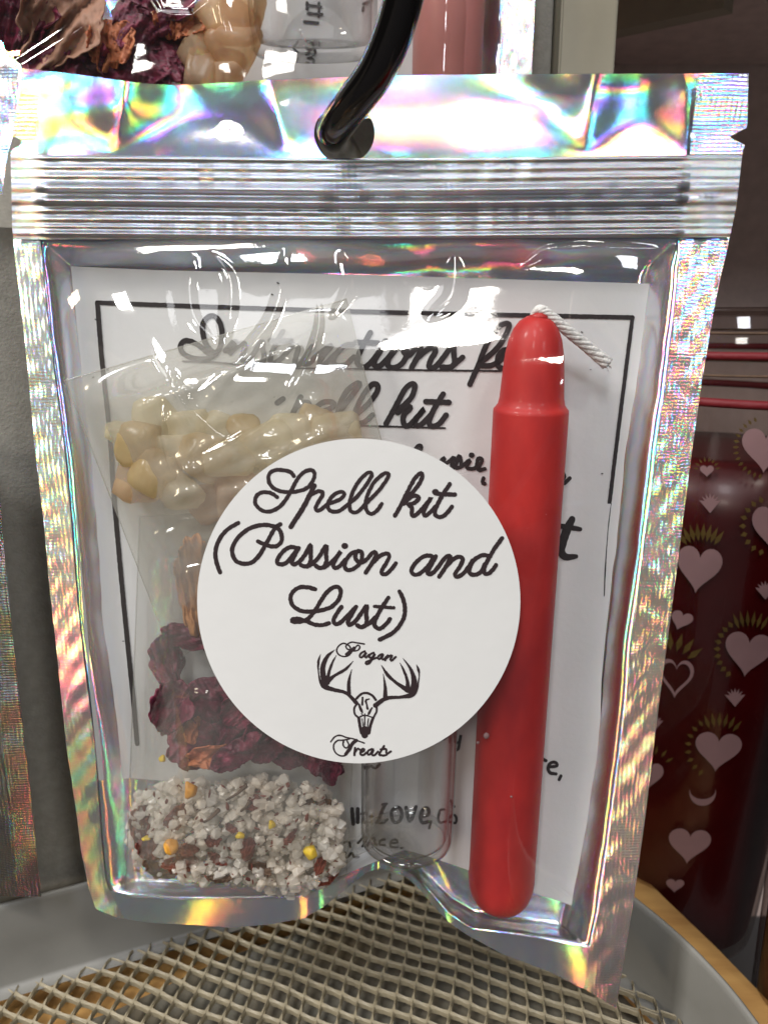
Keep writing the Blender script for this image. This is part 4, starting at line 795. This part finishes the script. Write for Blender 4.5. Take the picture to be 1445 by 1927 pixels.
# ---------------------------------------------------------------- printed red candle jars on the right
def jar(cx, cy, z0, z1, r0, r1, zfill, label, decs):
    o = empty('candle_jar', (cx * CM, cy * CM, z0 * CM), label, 'jar', 'printed red candle jars')
    Rz = lambda z: r0 + (r1 - r0) * (z - z0) / (z1 - z0)
    up = Vector((0, 0, 1)); c = Vector((cx, cy, 0)) * CM
    lathe('jar_glass', [(0, z0 + .05), (r0 - .3, z0), (r0, z0 + .3)] + [(Rz(z), z) for z in np.linspace(z0 + .6, z1, 14)] + [(r1 - .12, z1 + .06), (r1 - .2, z1 - .1)], c, up, M['jarglass'], o, 64)
    lathe('wax_fill', [(0, z0 + .3), (r0 - .4, z0 + .35)] + [(Rz(z) - .12, z) for z in np.linspace(z0 + .6, zfill, 10)] + [(r1 * .5, zfill + .02), (0, zfill)], c, up, M['redwax'], o, 64)
    def hit(px, py):
        a, dy, dz = [float(v) for v in rayd(px, py)]
        g = lambda t: math.hypot(a * t - cx, dy * t - cy) - (Rz(H + dz * t) + .015)
        t0 = 6.0
        while t0 < 32 and g(t0) > 0: t0 += .06
        if t0 >= 32: return None
        lo, hi = t0 - .06, t0
        for _ in range(30):
            m_ = (lo + hi) / 2
            if g(m_) > 0: lo = m_
            else: hi = m_
        return (a * hi * CM, dy * hi * CM, (H + dz * hi) * CM)
    def patch(nm, pts, mat, fan=None):
        fx = sum(p[0] for p in pts) / len(pts) if fan is None else fan[0]; fy = sum(p[1] for p in pts) / len(pts) if fan is None else fan[1]
        vs = [hit(fx, fy)]
        if vs[0] is None: return
        rings = []
        for k in (.5, 1):
            for p in pts:
                h = hit(fx + (p[0] - fx) * k, fy + (p[1] - fy) * k)
                if h is None: h = vs[-1]
                vs.append(h)
        n = len(pts); fs = [(0, 1 + i, 1 + (i + 1) % n) for i in range(n)] + [(1 + i, 1 + n + i, 1 + n + (i + 1) % n, 1 + (i + 1) % n) for i in range(n)]
        mesh(nm, vs, fs, mat, o)
    def heart(x0, y0, w__, h__, tilt=0):
        out = []
        for k in range(40):
            t = 2 * math.pi * k / 40; X = 16 * math.sin(t) ** 3 / 32; Y_ = -(13 * math.cos(t) - 5 * math.cos(2 * t) - 2 * math.cos(3 * t) - math.cos(4 * t)) / 29
            a = math.radians(tilt); out.append((x0 + w__ * (X * math.cos(a) - Y_ * math.sin(a)), y0 + h__ * (X * math.sin(a) + Y_ * math.cos(a))))
        return out
    for d in decs:
        k = d[0]
        if k == 'heart': patch('printed_heart', heart(*d[1:]), M['print'])
        if k == 'rays':
            _, x0, y0, r, a0, a1, n, ln, wd = d
            for i in range(n):
                a = math.radians(a0 + (a1 - a0) * i / max(1, n - 1)); ux, uy = math.cos(a), math.sin(a)
                p0 = (x0 + ux * r, y0 + uy * r); p1 = (x0 + ux * (r + ln), y0 + uy * (r + ln)); m_ = ((p0[0] * .6 + p1[0] * .4), (p0[1] * .6 + p1[1] * .4))
                patch('printed_ray', [p0, (m_[0] - uy * wd, m_[1] + ux * wd), p1, (m_[0] + uy * wd, m_[1] - ux * wd)], M['gold'])
        if k == 'fan':
            _, x0, y0, s_ = d
            pts = [(x0, y0 + .55 * s_)]
            for i in range(7):
                a = math.radians(-158 + i * 22.6); a2 = math.radians(-158 + (i + .5) * 22.6)
                pts.append((x0 + math.cos(a) * s_ * .62, y0 + math.sin(a) * s_ * .62 + .1 * s_))
                if i < 6: pts.append((x0 + math.cos(a2) * s_ * .34, y0 + math.sin(a2) * s_ * .34 + .1 * s_))
            patch('printed_crown', pts, M['print'], (x0, y0 + .12 * s_))
        if k == 'moon':
            _, x0, y0, r = d; n = 14
            A_ = [(x0 + r * math.cos(math.radians(a)), y0 + r * math.sin(math.radians(a))) for a in np.linspace(-10, 190, n)]
            B_ = [(x0 + r * .95 * math.cos(math.radians(a)), y0 - .12 * r + .62 * r * math.sin(math.radians(a))) for a in np.linspace(-10, 190, n)]
            vs = [hit(*p) for p in A_ + B_]; mesh('printed_moon', vs, [(i, i + 1, n + i + 1, n + i) for i in range(n - 1)], M['print'], o)
        if k == 'ring':
            _, x0, y0, w__, h__ = d; n = 40; a1 = heart(x0, y0, w__, h__, 5); a2 = heart(x0, y0, w__ * .8, h__ * .78, 5)
            vs = [hit(*p) for p in a1 + a2]; mesh('printed_heart_outline', vs, [(i, (i + 1) % n, n + (i + 1) % n, n + i) for i in range(n)], M['print'], o)
        if k == 'band':
            _, z, rad, mt, tl = d
            pts = [(cx + (Rz(z) + rad * .6) * math.cos(a), cy + (Rz(z) + rad * .6) * math.sin(a), z + tl * math.cos(a)) for a in np.linspace(0, 2 * math.pi, 60)]
            tube('twine_band', [tuple(v * CM for v in p) for p in pts], rad, M[mt], o, 8, cap=False)
    return o
J1 = [('heart', 1315, 1066, 86, 88, 8), ('rays', 1318, 1062, 44, -125, -55, 8, 34, 5), ('heart', 1408, 1226, 90, 84, 8), ('rays', 1408, 1224, 52, 130, 235, 9, 14, 5), ('rays', 1408, 1226, 46, -112, -60, 6, 32, 4),
      ('heart', 1351, 1410, 88, 74, 6), ('rays', 1351, 1408, 50, 125, 235, 8, 14, 4), ('rays', 1351, 1410, 42, -112, -50, 6, 28, 4), ('heart', 1297, 1588, 80, 66, 6), ('heart', 1270, 1666, 34, 26, 5), ('heart', 1220, 1458, 56, 54, 6), ('rays', 1226, 1450, 30, -100, -30, 4, 18, 3),
      ('heart', 1282, 1166, 42, 36, 20), ('ring', 1272, 1272, 66, 74), ('rays', 1262, 1262, 38, -110, -35, 5, 36, 6), ('moon', 1322, 1492, 25), ('fan', 1336, 946, 36), ('fan', 1440, 1110, 34), ('fan', 1383, 1312, 34), ('fan', 1232, 1360, 28),
      ('heart', 1440, 842, 90, 84, 4), ('rays', 1440, 842, 50, 100, 250, 14, 12, 3), ('heart', 1330, 885, 26, 22, 0), ('rays', 1330, 885, 16, 190, 350, 8, 10, 2), ('heart', 1455, 990, 80, 90, 0), ('rays', 1450, 990, 46, 110, 250, 9, 14, 5),
      ('band', 13.0, .09, 'twine', .0), ('band', 12.0, .10, 'twine', -.1), ('band', 12.6, .03, 'stem', .0), ('band', 13.45, .03, 'stem', .0)]
jar(8.4, 19.0, -3.2, 13.9, 2.1, 3.5, 10.6, 'tall dark red glass candle jar printed with hearts, right of bag', J1)
J2 = [('heart', 1396, 1760, 62, 100, 25), ('heart', 1402, 1712, 30, 70, 10), ('heart', 1424, 1668, 26, 50, -10), ('heart', 1452, 1560, 34, 110, 0)]
jar(9.75, 13.9, -3.0, 12, 1.45, 1.5, 9.5, 'second dark red heart jar cut by the right picture edge', J2)
